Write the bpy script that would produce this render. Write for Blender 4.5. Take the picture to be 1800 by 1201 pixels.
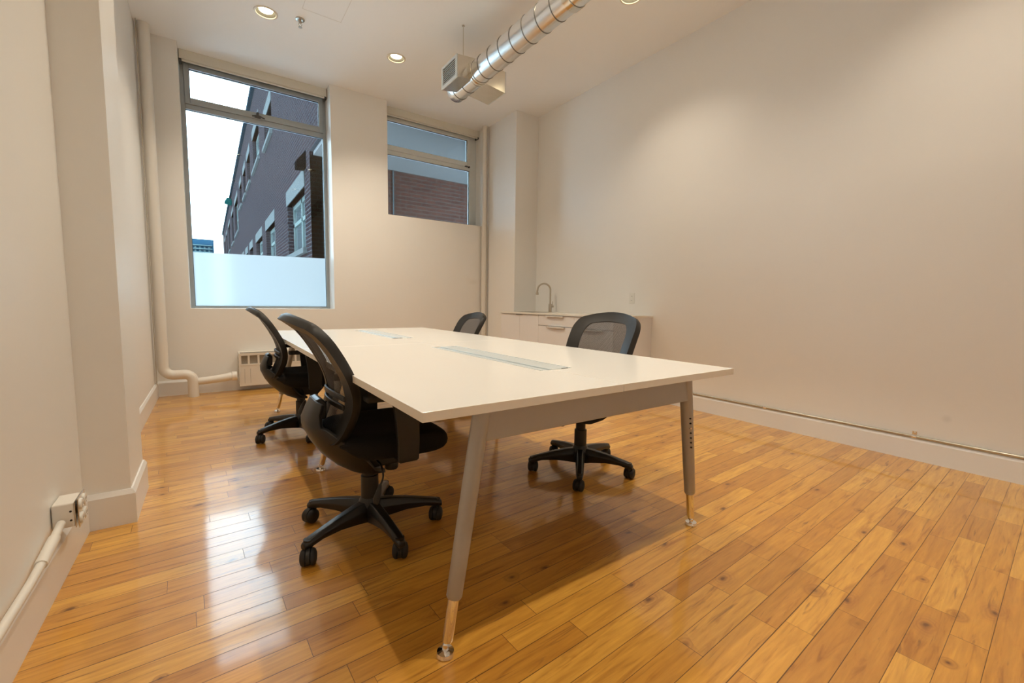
import bpy, bmesh, math, random
from mathutils import Vector, Matrix, Euler
random.seed(7)
for o in list(bpy.data.objects): bpy.data.objects.remove(o)
S = bpy.context.scene
COL = S.collection
PI = math.pi

# ------------------------------------------------------------------ camera
cam_d = bpy.data.cameras.new('camera'); cam = bpy.data.objects.new('camera', cam_d); COL.objects.link(cam)
cam_d.sensor_width = 36.0; cam_d.lens = 759.0 / 1800.0 * 36.0; cam_d.clip_start = 0.05; cam_d.clip_end = 500
def _ray(px, py):
    return Vector((px - 900.0, -(py - 600.5), -759.0)).normalized()
_Y = _ray(368, 526); _X = _ray(1990, 548); _X = (_X - _Y * _X.dot(_Y)).normalized(); _Z = _X.cross(_Y)
R = Matrix((_X, _Y, _Z))                       # world = R @ cam
cam.matrix_world = Matrix.Translation((0, 0, 1.0)) @ R.to_4x4()
S.camera = cam

# ------------------------------------------------------------------ sky, exposure
S.view_settings.view_transform = 'Standard'; S.view_settings.look = 'None'
S.view_settings.gamma = 1.0; S.view_settings.exposure = 0.42; S.view_settings.use_curve_mapping = False
W = bpy.data.worlds.new('overcast_sky'); S.world = W; W.use_nodes = True
_n = W.node_tree.nodes; _l = W.node_tree.links
_bg = _n['Background']
_tc = _n.new('ShaderNodeTexCoord'); _ns = _n.new('ShaderNodeTexNoise'); _ns.inputs['Scale'].default_value = 1.6; _ns.inputs['Detail'].default_value = 3
_cr = _n.new('ShaderNodeValToRGB'); _cr.color_ramp.elements[0].position = 0.3; _cr.color_ramp.elements[1].position = 0.72
_cr.color_ramp.elements[0].color = (0.54, 0.79, 1.0, 1); _cr.color_ramp.elements[1].color = (0.74, 0.90, 1.0, 1)
_l.new(_tc.outputs['Generated'], _ns.inputs['Vector']); _l.new(_ns.outputs['Fac'], _cr.inputs['Fac']); _l.new(_cr.outputs['Color'], _bg.inputs['Color'])
_bg.inputs['Strength'].default_value = 6.2

LAMP_POWER = 67.0
LAMP_COLOR = (1.0, 0.87, 0.69)
CEIL = 3.54

# ------------------------------------------------------------------ materials
def node_mat(name):
    m = bpy.data.materials.new(name); m.use_nodes = True
    nt = m.node_tree; b = nt.nodes['Principled BSDF']; return m, nt, b
def mat(name, col, rough=0.5, metal=0.0, spec=0.5, noise=0.0, nscale=20.0, bump=0.0, coat=0.0, coat_rough=0.1):
    m, nt, b = node_mat(name)
    b.inputs['Base Color'].default_value = (*col, 1); b.inputs['Roughness'].default_value = rough
    b.inputs['Metallic'].default_value = metal; b.inputs['Specular IOR Level'].default_value = spec
    b.inputs['Coat Weight'].default_value = coat; b.inputs['Coat Roughness'].default_value = coat_rough
    if noise or bump:
        tc = nt.nodes.new('ShaderNodeTexCoord'); ns = nt.nodes.new('ShaderNodeTexNoise')
        ns.inputs['Scale'].default_value = nscale; ns.inputs['Detail'].default_value = 5
        nt.links.new(tc.outputs['Object'], ns.inputs['Vector'])
        if noise:
            mx = nt.nodes.new('ShaderNodeMix'); mx.data_type = 'RGBA'
            mx.inputs[6].default_value = (*[c * (1 - noise) for c in col], 1); mx.inputs[7].default_value = (*[min(1, c * (1 + noise)) for c in col], 1)
            nt.links.new(ns.outputs['Fac'], mx.inputs[0]); nt.links.new(mx.outputs[2], b.inputs['Base Color'])
        if bump:
            bp = nt.nodes.new('ShaderNodeBump'); bp.inputs['Strength'].default_value = bump; bp.inputs['Distance'].default_value = 0.002
            nt.links.new(ns.outputs['Fac'], bp.inputs['Height']); nt.links.new(bp.outputs['Normal'], b.inputs['Normal'])
    return m
M = {}
M['wall'] = mat('wall_paint', (0.885, 0.87, 0.835), 0.42, spec=0.35, noise=0.012, nscale=3, bump=0.15)
M['ceiling'] = mat('ceiling_paint', (0.93, 0.93, 0.92), 0.7, spec=0.2, noise=0.012, nscale=2)
M['trim'] = mat('trim_paint', (0.85, 0.84, 0.82), 0.33, spec=0.5, noise=0.01, nscale=6)
M['pipe'] = mat('pipe_paint', (0.80, 0.765, 0.70), 0.4, noise=0.02, nscale=9, bump=0.3)
M['frame'] = mat('window_frame_metal', (0.38, 0.42, 0.44), 0.4, metal=0.35, noise=0.03)
M['frame_white'] = mat('window_frame_pale', (0.70, 0.74, 0.74), 0.4, noise=0.02)
M['gasket'] = mat('black_gasket', (0.02, 0.025, 0.03), 0.6, noise=0.1)
M['blind'] = mat('blind_fabric', (0.76, 0.74, 0.66), 0.8, noise=0.03, nscale=60)
M['blind_metal'] = mat('blind_bracket', (0.08, 0.08, 0.08), 0.5, noise=0.05)
M['table_top'] = mat('white_laminate', (0.82, 0.80, 0.755), 0.2, spec=0.55, noise=0.01, nscale=4)
M['table_edge'] = mat('cream_edge_band', (0.80, 0.75, 0.66), 0.4, noise=0.02)
M['leg_grey'] = mat('grey_powder_coat', (0.42, 0.405, 0.385), 0.38, metal=0.3, noise=0.03, nscale=40)
M['chrome'] = mat('chrome', (0.86, 0.85, 0.84), 0.08, metal=1.0, noise=0.01)
M['alu'] = mat('brushed_aluminium', (0.66, 0.71, 0.72), 0.42, metal=0.55, noise=0.05, nscale=80)
M['black'] = mat('black_plastic', (0.019, 0.017, 0.015), 0.42, spec=0.4, noise=0.15, nscale=30, bump=0.1)
M['black_gloss'] = mat('black_nylon', (0.010, 0.010, 0.011), 0.34, spec=0.5, noise=0.1, nscale=30)
M['fabric'] = mat('black_fabric', (0.014, 0.013, 0.013), 0.9, spec=0.15, noise=0.25, nscale=250, bump=0.4)
M['rubber'] = mat('rubber', (0.012, 0.011, 0.011), 0.6, noise=0.1)
M['galv'] = mat('galvanised_steel', (0.78, 0.77, 0.75), 0.24, metal=1.0, noise=0.08, nscale=14)
M['galv_dull'] = mat('galvanised_sheet', (0.74, 0.71, 0.64), 0.19, metal=1.0, noise=0.10, nscale=18)
M['seam'] = mat('shaded_duct_seam', (0.20, 0.19, 0.17), 0.4, metal=1.0, noise=0.1)  # seam shadow put into the colour: steel darkened on the duct ribs
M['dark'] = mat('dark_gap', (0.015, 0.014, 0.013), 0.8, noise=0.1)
M['conduit'] = mat('metal_conduit', (0.50, 0.47, 0.40), 0.33, metal=0.9, noise=0.05)
M['cabinet'] = mat('cabinet_white', (0.82, 0.80, 0.79), 0.35, noise=0.01)
M['counter'] = mat('countertop_pale', (0.80, 0.76, 0.68), 0.25, noise=0.02)
M['nickel'] = mat('brushed_nickel', (0.55, 0.50, 0.43), 0.28, metal=1.0, noise=0.04)
M['plate'] = mat('outlet_plastic', (0.82, 0.81, 0.76), 0.35, noise=0.01)
M['radiator'] = mat('radiator_enamel', (0.74, 0.70, 0.63), 0.42, noise=0.02)
M['radiator_mesh'] = mat('radiator_mesh', (0.30, 0.27, 0.22), 0.6, noise=0.3, nscale=160)
M['lamp_trim'] = mat('lamp_trim', (0.80, 0.72, 0.58), 0.4, noise=0.02)
M['baffle'] = mat('lamp_baffle', (0.035, 0.030, 0.015), 0.5, metal=0.0, noise=0.05)
M['concrete'] = mat('pavement', (0.80, 0.80, 0.80), 0.9, spec=0.0, noise=0.15, nscale=2)
M['lintel'] = mat('lintel_stone', (0.0845, 0.091, 0.091), 0.8, spec=0.0, noise=0.05, nscale=6)
M['soffit'] = mat('soffit_render', (0.156, 0.156, 0.156), 0.9, spec=0.0, noise=0.05, nscale=3)
M['roof_edge'] = mat('roof_flashing', (0.013, 0.0234, 0.0312), 0.5, spec=0.0, noise=0.05)
M['ext_frame'] = mat('exterior_frame', (0.1105, 0.1365, 0.13), 0.5, spec=0.0, noise=0.03)
M['green_metal'] = mat('green_copper', (0.0026, 0.0455, 0.0429), 0.5, spec=0.0, noise=0.1)
M['fixture_black'] = mat('black_fixture', (0.0012, 0.0014, 0.0016), 0.6, spec=0.0, noise=0.1)
M['access'] = mat('hatch_paint', (0.79, 0.77, 0.73), 0.7, spec=0.2, noise=0.01)

def bulb_mat():
    m, nt, b = node_mat('lit_bulb')
    b.inputs['Base Color'].default_value = (1, 0.9, 0.7, 1); b.inputs['Emission Color'].default_value = (1.0, 0.86, 0.58, 1)
    b.inputs['Emission Strength'].default_value = 9.0
    return m
M['bulb'] = bulb_mat()

def glass_mat(name, tint, ior=1.45):
    m = bpy.data.materials.new(name); m.use_nodes = True; nt = m.node_tree; nt.nodes.clear()
    out = nt.nodes.new('ShaderNodeOutputMaterial'); mx = nt.nodes.new('ShaderNodeMixShader')
    tr = nt.nodes.new('ShaderNodeBsdfTransparent'); tr.inputs['Color'].default_value = (*tint, 1)
    gl = nt.nodes.new('ShaderNodeBsdfGlossy'); gl.inputs['Roughness'].default_value = 0.01
    fr = nt.nodes.new('ShaderNodeFresnel'); fr.inputs['IOR'].default_value = ior
    nt.links.new(fr.outputs[0], mx.inputs[0]); nt.links.new(tr.outputs[0], mx.inputs[1]); nt.links.new(gl.outputs[0], mx.inputs[2])
    nt.links.new(mx.outputs[0], out.inputs['Surface'])
    return m
M['glass'] = glass_mat('window_glass', (0.93, 0.97, 0.98), 1.5)
M['far_glass'] = mat('building_glass', (0.06, 0.075, 0.08), 0.06, spec=1.0, noise=0.1)

def frost_mat():
    m = bpy.data.materials.new('frosted_film'); m.use_nodes = True; nt = m.node_tree; nt.nodes.clear()
    out = nt.nodes.new('ShaderNodeOutputMaterial'); mx = nt.nodes.new('ShaderNodeMixShader'); mx.inputs[0].default_value = 0.12
    tl = nt.nodes.new('ShaderNodeBsdfTranslucent'); tl.inputs['Color'].default_value = (0.70, 0.70, 0.69, 1)
    rf = nt.nodes.new('ShaderNodeBsdfRefraction'); rf.inputs['Color'].default_value = (0.70, 0.70, 0.69, 1); rf.inputs['IOR'].default_value = 1.02; rf.inputs['Roughness'].default_value = 1.0
    nt.links.new(tl.outputs[0], mx.inputs[1]); nt.links.new(rf.outputs[0], mx.inputs[2])
    nt.links.new(mx.outputs[0], out.inputs['Surface'])
    return m
M['frost'] = frost_mat()

def math_node(nt, op, a=None, b=None, c=None, clamp=False):
    n = nt.nodes.new('ShaderNodeMath'); n.operation = op; n.use_clamp = clamp
    for i, v in enumerate((a, b, c)):
        if v is None: continue
        if isinstance(v, (int, float)): n.inputs[i].default_value = v
        else: nt.links.new(v, n.inputs[i])
    return n.outputs[0]
def ramp(nt, fac, stops, interp='LINEAR'):
    r = nt.nodes.new('ShaderNodeValToRGB'); cr = r.color_ramp; cr.interpolation = interp
    while len(cr.elements) < len(stops): cr.elements.new(0.5)
    for e, (p, c) in zip(cr.elements, stops): e.position = p; e.color = (*c, 1)
    nt.links.new(fac, r.inputs[0]); return r.outputs[0]
def mixc(nt, fac, a, b, mode='MIX'):
    n = nt.nodes.new('ShaderNodeMix'); n.data_type = 'RGBA'; n.blend_type = mode
    for i, v in ((0, fac), (6, a), (7, b)):
        if isinstance(v, (int, float)): n.inputs[i].default_value = v
        elif isinstance(v, tuple): n.inputs[i].default_value = (*v, 1)
        else: nt.links.new(v, n.inputs[i])
    return n.outputs[2]

KNOTS = [(1.724, 0.57, 0.040, 0.5), (1.974, 0.253, 0.034, 0.3), (1.685, 0.225, 0.024, 0.95), (2.606, 0.702, 0.026, 0.6), (2.135, 0.372, 0.022, 0.8), (1.656, 0.426, 0.026, 0.3), (-0.14, 1.398, 0.016, 0.9), (0.875, 1.23, 0.028, 0.9)]
def floor_mat():
    m, nt, b = node_mat('maple_plank_floor')
    tc = nt.nodes.new('ShaderNodeTexCoord'); mp = nt.nodes.new('ShaderNodeMapping')
    mp.inputs['Rotation'].default_value = (0, 0, math.radians(-2.4)); mp.inputs['Location'].default_value = (5, 5, 0)
    nt.links.new(tc.outputs['Object'], mp.inputs['Vector'])
    sp = nt.nodes.new('ShaderNodeSeparateXYZ'); nt.links.new(mp.outputs[0], sp.inputs[0])
    x, y = sp.outputs[0], sp.outputs[1]
    w = 0.082
    yr = math_node(nt, 'DIVIDE', y, w); row = math_node(nt, 'FLOOR', yr); fy = math_node(nt, 'FRACT', yr)
    wn = nt.nodes.new('ShaderNodeTexWhiteNoise'); wn.noise_dimensions = '1D'; nt.links.new(row, wn.inputs['W'])
    ln = math_node(nt, 'MULTIPLY_ADD', wn.outputs[0], 0.45, 0.42)             # board length in this row
    wn2 = nt.nodes.new('ShaderNodeTexWhiteNoise'); wn2.noise_dimensions = '1D'; nt.links.new(math_node(nt, 'ADD', row, 31.7), wn2.inputs['W'])
    xs = math_node(nt, 'ADD', math_node(nt, 'DIVIDE', x, ln), math_node(nt, 'MULTIPLY', wn2.outputs[0], 7.0))
    # wobble so that the joints are irregular
    wob = math_node(nt, 'MULTIPLY', math_node(nt, 'SINE', math_node(nt, 'MULTIPLY', xs, 2.1)), 0.28)
    xs = math_node(nt, 'ADD', xs, wob)
    idx = math_node(nt, 'FLOOR', xs); fx = math_node(nt, 'FRACT', xs)
    cb = nt.nodes.new('ShaderNodeCombineXYZ'); nt.links.new(row, cb.inputs[0]); nt.links.new(idx, cb.inputs[1])
    w3 = nt.nodes.new('ShaderNodeTexWhiteNoise'); w3.noise_dimensions = '3D'; nt.links.new(cb.outputs[0], w3.inputs['Vector'])
    sp3 = nt.nodes.new('ShaderNodeSeparateColor'); nt.links.new(w3.outputs['Color'], sp3.inputs[0])
    r1, r2, r3 = sp3.outputs[0], sp3.outputs[1], sp3.outputs[2]
    base = ramp(nt, r1, [(0.0, (0.55, 0.255, 0.034)), (0.3, (0.63, 0.300, 0.040)), (0.6, (0.69, 0.350, 0.050)), (1.0, (0.77, 0.420, 0.070))])
    # per board coordinates
    gv = nt.nodes.new('ShaderNodeCombineXYZ')
    nt.links.new(math_node(nt, 'MULTIPLY_ADD', x, 1.0, math_node(nt, 'MULTIPLY', r2, 40.0)), gv.inputs[0])
    nt.links.new(math_node(nt, 'MULTIPLY_ADD', y, 1.0, math_node(nt, 'MULTIPLY', r3, 40.0)), gv.inputs[1])
    nt.links.new(math_node(nt, 'MULTIPLY', r1, 9.0), gv.inputs[2])
    def scaled(sx, sy):
        mm = nt.nodes.new('ShaderNodeMapping'); mm.inputs['Scale'].default_value = (sx, sy, 1); nt.links.new(gv.outputs[0], mm.inputs['Vector']); return mm.outputs[0]
    g1 = nt.nodes.new('ShaderNodeTexNoise'); g1.inputs['Scale'].default_value = 1; g1.inputs['Detail'].default_value = 6; g1.inputs['Roughness'].default_value = 0.6
    g1.inputs['Distortion'].default_value = 0.6; nt.links.new(scaled(5, 60), g1.inputs['Vector'])
    g2 = nt.nodes.new('ShaderNodeTexNoise'); g2.inputs['Scale'].default_value = 1; g2.inputs['Detail'].default_value = 4; g2.inputs['Distortion'].default_value = 1.5
    nt.links.new(scaled(3.0, 30), g2.inputs['Vector'])
    c = mixc(nt, 1.0, base, ramp(nt, g1.outputs['Fac'], [(0.25, (0.80, 0.74, 0.68)), (0.7, (1.08, 1.08, 1.08))]), 'MULTIPLY')
    c = mixc(nt, 1.0, c, ramp(nt, g2.outputs['Fac'], [(0.26, (0.62, 0.50, 0.40)), (0.42, (0.95, 0.92, 0.88)), (0.75, (1.08, 1.10, 1.12))]), 'MULTIPLY')
    # dark mineral streaks
    g3 = nt.nodes.new('ShaderNodeTexNoise'); g3.inputs['Scale'].default_value = 1; g3.inputs['Detail'].default_value = 5; g3.inputs['Distortion'].default_value = 2.0
    nt.links.new(scaled(2.4, 34), g3.inputs['Vector'])
    st = math_node(nt, 'MULTIPLY', ramp(nt, g3.outputs['Fac'], [(0.63, (0, 0, 0)), (0.73, (1, 1, 1))]), 0.62)
    c = mixc(nt, st, c, (0.16, 0.062, 0.02))
    # knots
    vo = nt.nodes.new('ShaderNodeTexVoronoi'); vo.voronoi_dimensions = '2D'; vo.feature = 'F1'; vo.inputs['Scale'].default_value = 1
    nz = nt.nodes.new('ShaderNodeTexNoise'); nz.inputs['Scale'].default_value = 14; nz.inputs['Detail'].default_value = 3
    nt.links.new(gv.outputs[0], nz.inputs['Vector'])
    va = nt.nodes.new('ShaderNodeVectorMath'); va.operation = 'MULTIPLY_ADD'; va.inputs[1].default_value = (0.12, 0.12, 0); nt.links.new(nz.outputs['Color'], va.inputs[0]); nt.links.new(scaled(2.4, 4.6), va.inputs[2])
    nt.links.new(va.outputs[0], vo.inputs['Vector'])
    kn = nt.nodes.new('ShaderNodeSeparateColor'); nt.links.new(vo.outputs['Color'], kn.inputs[0])
    isk = math_node(nt, 'GREATER_THAN', kn.outputs[0], 0.62)
    halo = math_node(nt, 'MULTIPLY', ramp(nt, vo.outputs['Distance'], [(0.03, (1, 1, 1)), (0.20, (0, 0, 0))]), isk)
    ringn = math_node(nt, 'SINE', math_node(nt, 'MULTIPLY', vo.outputs['Distance'], 150.0))
    halo2 = math_node(nt, 'MULTIPLY', halo, math_node(nt, 'MULTIPLY_ADD', ringn, 0.16, 0.52))
    c = mixc(nt, halo2, c, (0.34, 0.120, 0.018))
    core = math_node(nt, 'MULTIPLY', ramp(nt, vo.outputs['Distance'], [(0.018, (1, 1, 1)), (0.055, (0, 0, 0))]), isk)
    c = mixc(nt, math_node(nt, 'MULTIPLY', core, 0.8), c, (0.11, 0.035, 0.01))
    # a few large knots that stand out on single boards
    geo = tc.outputs['Object']
    for (kx, ky, kr, dark) in KNOTS:
        dv = nt.nodes.new('ShaderNodeVectorMath'); dv.operation = 'SUBTRACT'; nt.links.new(geo, dv.inputs[0]); dv.inputs[1].default_value = (kx, ky, 0)
        wv = nt.nodes.new('ShaderNodeVectorMath'); wv.operation = 'MULTIPLY_ADD'; wv.inputs[1].default_value = (0.012, 0.012, 0); nt.links.new(nz.outputs['Color'], wv.inputs[0]); nt.links.new(dv.outputs[0], wv.inputs[2])
        sc = nt.nodes.new('ShaderNodeVectorMath'); sc.operation = 'MULTIPLY'; sc.inputs[1].default_value = (0.75 / kr, 1.0 / kr, 0); nt.links.new(wv.outputs[0], sc.inputs[0])
        le = nt.nodes.new('ShaderNodeVectorMath'); le.operation = 'LENGTH'; nt.links.new(sc.outputs[0], le.inputs[0]); dd = le.outputs['Value']
        rg = math_node(nt, 'MULTIPLY_ADD', math_node(nt, 'SINE', math_node(nt, 'MULTIPLY', dd, 19.0)), 0.13, 0.62)
        c = mixc(nt, math_node(nt, 'MULTIPLY', ramp(nt, dd, [(0.75, (1, 1, 1)), (1.0, (0, 0, 0))]), rg), c, (0.42, 0.175, 0.02))
        c = mixc(nt, math_node(nt, 'MULTIPLY', ramp(nt, dd, [(0.10, (1, 1, 1)), (0.42, (0, 0, 0))]), dark), c, (0.15, 0.045, 0.008))
    # joints
    ey = math_node(nt, 'MINIMUM', fy, math_node(nt, 'SUBTRACT', 1.0, fy)); ey = math_node(nt, 'MULTIPLY', ey, w)
    ex = math_node(nt, 'MINIMUM', fx, math_node(nt, 'SUBTRACT', 1.0, fx)); ex = math_node(nt, 'MULTIPLY', ex, ln)
    gapw = math_node(nt, 'MULTIPLY_ADD', wn2.outputs[0], 0.0011, 0.0007)
    gy = math_node(nt, 'LESS_THAN', ey, gapw); gx = math_node(nt, 'LESS_THAN', ex, 0.0009)
    gap = math_node(nt, 'MAXIMUM', gy, gx)
    c = mixc(nt, math_node(nt, 'MULTIPLY', gap, 0.86), c, (0.055, 0.022, 0.008))
    nt.links.new(c, b.inputs['Base Color'])
    b.inputs['Roughness'].default_value = 0.38; b.inputs['IOR'].default_value = 1.5
    nt.links.new(math_node(nt, 'MULTIPLY_ADD', gap, -0.85, 1.0), b.inputs['Coat Weight']); b.inputs['Coat IOR'].default_value = 1.45
    rr = math_node(nt, 'MULTIPLY_ADD', g2.outputs['Fac'], 0.06, 0.065); nt.links.new(rr, b.inputs['Coat Roughness'])
    # slight cupping of the boards and open joints
    hb = math_node(nt, 'MULTIPLY_ADD', gap, -1.0, math_node(nt, 'MULTIPLY', r2, 0.15))
    bp = nt.nodes.new('ShaderNodeBump'); bp.inputs['Strength'].default_value = 0.25; bp.inputs['Distance'].default_value = 0.001
    nt.links.new(hb, bp.inputs['Height']); nt.links.new(bp.outputs['Normal'], b.inputs['Normal'])
    bz = nt.nodes.new('ShaderNodeTexNoise'); bz.inputs['Scale'].default_value = 7; nt.links.new(mp.outputs[0], bz.inputs['Vector'])
    bp2 = nt.nodes.new('ShaderNodeBump'); bp2.inputs['Strength'].default_value = 0.03; bp2.inputs['Distance'].default_value = 0.01
    nt.links.new(bz.outputs['Fac'], bp2.inputs['Height']); nt.links.new(bp.outputs['Normal'], bp2.inputs['Normal']); nt.links.new(bp2.outputs['Normal'], b.inputs['Coat Normal'])
    return m
M['floor'] = floor_mat()

def brick_mat(name, c1, c2, mortar, bump=0.4):
    m, nt, b = node_mat(name)
    tc = nt.nodes.new('ShaderNodeTexCoord'); sp = nt.nodes.new('ShaderNodeSeparateXYZ'); nt.links.new(tc.outputs['Object'], sp.inputs[0])
    cb = nt.nodes.new('ShaderNodeCombineXYZ'); nt.links.new(math_node(nt, 'ADD', sp.outputs[0], sp.outputs[1]), cb.inputs[0]); nt.links.new(sp.outputs[2], cb.inputs[1])
    br = nt.nodes.new('ShaderNodeTexBrick'); br.inputs['Scale'].default_value = 1.0; br.inputs['Brick Width'].default_value = 0.215; br.inputs['Row Height'].default_value = 0.073
    br.inputs['Mortar Size'].default_value = 0.008; br.inputs['Color1'].default_value = (*c1, 1); br.inputs['Color2'].default_value = (*c2, 1); br.inputs['Mortar'].default_value = (*mortar, 1)
    nt.links.new(cb.outputs[0], br.inputs['Vector']); b.inputs['Specular IOR Level'].default_value = 0.0; nt.links.new(br.outputs['Color'], b.inputs['Base Color']); b.inputs['Roughness'].default_value = 0.9
    return m
M['brick'] = brick_mat('brown_brick', (0.026, 0.0165, 0.0175), (0.017, 0.0120, 0.0140), (0.052, 0.054, 0.060))
M['brick_red'] = brick_mat('red_brick', (0.085, 0.036, 0.027), (0.062, 0.029, 0.023), (0.076, 0.056, 0.048))

def mesh_fabric():
    m = bpy.data.materials.new('mesh_back_fabric'); m.use_nodes = True; nt = m.node_tree
    b = nt.nodes['Principled BSDF']; b.inputs['Base Color'].default_value = (0.030, 0.028, 0.030, 1); b.inputs['Roughness'].default_value = 0.7
    out = nt.nodes['Material Output']; mx = nt.nodes.new('ShaderNodeMixShader'); tr = nt.nodes.new('ShaderNodeBsdfTransparent')
    uv = nt.nodes.new('ShaderNodeTexCoord'); sp = nt.nodes.new('ShaderNodeSeparateXYZ'); nt.links.new(uv.outputs['UV'], sp.inputs[0])
    row = math_node(nt, 'FLOOR', math_node(nt, 'MULTIPLY', sp.outputs[1], 125.0))
    fy = math_node(nt, 'FRACT', math_node(nt, 'MULTIPLY', sp.outputs[1], 125.0))
    fx = math_node(nt, 'FRACT', math_node(nt, 'ADD', math_node(nt, 'MULTIPLY', sp.outputs[0], 62.0), math_node(nt, 'MULTIPLY', row, 0.5)))
    hole = math_node(nt, 'MULTIPLY', math_node(nt, 'LESS_THAN', math_node(nt, 'ABSOLUTE', math_node(nt, 'SUBTRACT', fy, 0.5)), 0.20),
                     math_node(nt, 'LESS_THAN', math_node(nt, 'ABSOLUTE', math_node(nt, 'SUBTRACT', fx, 0.5)), 0.34))
    nt.links.new(math_node(nt, 'MULTIPLY', hole, 0.95), mx.inputs[0]); nt.links.new(b.outputs[0], mx.inputs[1]); nt.links.new(tr.outputs[0], mx.inputs[2])
    nt.links.new(mx.outputs[0], out.inputs['Surface'])
    return m
M['mesh'] = mesh_fabric()

# ------------------------------------------------------------------ geometry helpers
def box(bm, x0, x1, y0, y1, z0, z1, mi=0):
    v = [bm.verts.new(p) for p in ((x0, y0, z0), (x1, y0, z0), (x1, y1, z0), (x0, y1, z0), (x0, y0, z1), (x1, y0, z1), (x1, y1, z1), (x0, y1, z1))]
    fs = []
    for f in ((3, 2, 1, 0), (4, 5, 6, 7), (0, 1, 5, 4), (1, 2, 6, 5), (2, 3, 7, 6), (3, 0, 4, 7)):
        q = bm.faces.new([v[i] for i in f]); q.material_index = mi; fs.append(q)
    return v
def prism(bm, poly, axis, a, b):
    """extrude a 2D polygon along an axis ('x','y','z') from a to b"""
    def P(p, t):
        return {'x': (t, p[0], p[1]), 'y': (p[0], t, p[1]), 'z': (p[0], p[1], t)}[axis]
    A = [bm.verts.new(P(p, a)) for p in poly]; B = [bm.verts.new(P(p, b)) for p in poly]; n = len(poly)
    bm.faces.new(A); bm.faces.new(list(reversed(B)))
    for i in range(n): bm.faces.new([A[i], B[i], B[(i + 1) % n], A[(i + 1) % n]])
def frame_of(d):
    d = d.normalized(); u = d.orthogonal().normalized(); 
    if abs(d.z) < 0.95: u = d.cross(Vector((0, 0, 1))).normalized()
    return u, d.cross(u).normalized()
def tube(bm, pts, rad, seg=16, caps=True, sx=1.0):
    """swept round tube through points; rad number or list"""
    pts = [Vector(p) for p in pts]; n = len(pts); rs = rad if isinstance(rad, (list, tuple)) else [rad] * n
    rings = []; u = None
    for i, p in enumerate(pts):
        d = (pts[min(i + 1, n - 1)] - pts[max(i - 1, 0)]).normalized()
        if u is None: u, v = frame_of(d)
        else:
            u = (u - d * u.dot(d)).normalized(); v = d.cross(u)
        rings.append([bm.verts.new(p + u * math.cos(2 * PI * k / seg) * rs[i] * sx + v * math.sin(2 * PI * k / seg) * rs[i]) for k in range(seg)])
    for i in range(n - 1):
        for k in range(seg):
            bm.faces.new([rings[i][k], rings[i][(k + 1) % seg], rings[i + 1][(k + 1) % seg], rings[i + 1][k]])
    if caps: bm.faces.new(list(reversed(rings[0]))); bm.faces.new(rings[-1])
def lathe(bm, prof, c=(0, 0, 0), seg=24, axis='z', caps=True):
    c = Vector(c); rings = []
    for r, h in prof:
        ring = []
        for k in range(seg):
            a = 2 * PI * k / seg; p = {'z': Vector((r * math.cos(a), r * math.sin(a), h)), 'x': Vector((h, r * math.cos(a), r * math.sin(a))), 'y': Vector((r * math.sin(a), h, r * math.cos(a)))}[axis]
            ring.append(bm.verts.new(c + p))
        rings.append(ring)
    for i in range(len(rings) - 1):
        for k in range(seg): bm.faces.new([rings[i][k], rings[i][(k + 1) % seg], rings[i + 1][(k + 1) % seg], rings[i + 1][k]])
    if caps and prof[0][0] > 1e-3: bm.faces.new(list(reversed(rings[0])))
    if caps and prof[-1][0] > 1e-3: bm.faces.new(rings[-1])
def arc(c, r, a0, a1, n, ax1, ax2):
    c = Vector(c); ax1 = Vector(ax1); ax2 = Vector(ax2)
    return [c + ax1 * r * math.cos(a0 + (a1 - a0) * i / n) + ax2 * r * math.sin(a0 + (a1 - a0) * i / n) for i in range(n + 1)]
def smooth_path(pts, n=8):
    """Catmull-Rom through points"""
    P = [Vector(p) for p in pts]; P = [P[0] * 2 - P[1]] + P + [P[-1] * 2 - P[-2]]; out = []
    for i in range(1, len(P) - 2):
        for k in range(n):
            t = k / n; a, b, c, d = P[i - 1], P[i], P[i + 1], P[i + 2]
            out.append(0.5 * ((2 * b) + (c - a) * t + (2 * a - 5 * b + 4 * c - d) * t * t + (-a + 3 * b - 3 * c + d) * t ** 3))
    out.append(P[-2]); return out
def obj(name, bm, m, parent=None, smooth=False, bevel=0.0, seg=2, angle=35, subsurf=0, solid=0.0):
    bmesh.ops.recalc_face_normals(bm, faces=bm.faces)
    me = bpy.data.meshes.new(name); bm.to_mesh(me); bm.free()
    for mm in (m if isinstance(m, (list, tuple)) else [m]): me.materials.append(mm)
    o = bpy.data.objects.new(name, me); COL.objects.link(o)
    if smooth:
        for p in me.polygons: p.use_smooth = True
    if solid:
        s = o.modifiers.new('solid', 'SOLIDIFY'); s.thickness = solid; s.offset = 0
    if subsurf:
        s = o.modifiers.new('sub', 'SUBSURF'); s.levels = subsurf; s.render_levels = subsurf
    if bevel:
        b = o.modifiers.new('bevel', 'BEVEL'); b.width = bevel; b.segments = seg; b.limit_method = 'ANGLE'; b.angle_limit = math.radians(angle)
        for p in me.polygons: p.use_smooth = True
        b.harden_normals = False
        w = o.modifiers.new('wn', 'WEIGHTED_NORMAL'); w.keep_sharp = True
    elif smooth and not subsurf:
        # keep hard edges hard
        for e in me.edges: pass
        try:
            me.set_sharp_from_angle(angle=math.radians(angle))
        except Exception: pass
    if parent: o.parent = parent
    return o
def NB(): return bmesh.new()
def tag(o, label, cat, group=None, kind=None):
    o['label'] = label; o['category'] = cat
    if group: o['group'] = group
    if kind: o['kind'] = kind
    return o
def thing(name, label, cat, loc=(0, 0, 0), rz=0.0, group=None):
    o = bpy.data.objects.new(name, None); o.empty_display_size = 0.05; COL.objects.link(o)
    o.location = loc; o.rotation_euler = (0, 0, rz); tag(o, label, cat, group); return o
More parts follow.
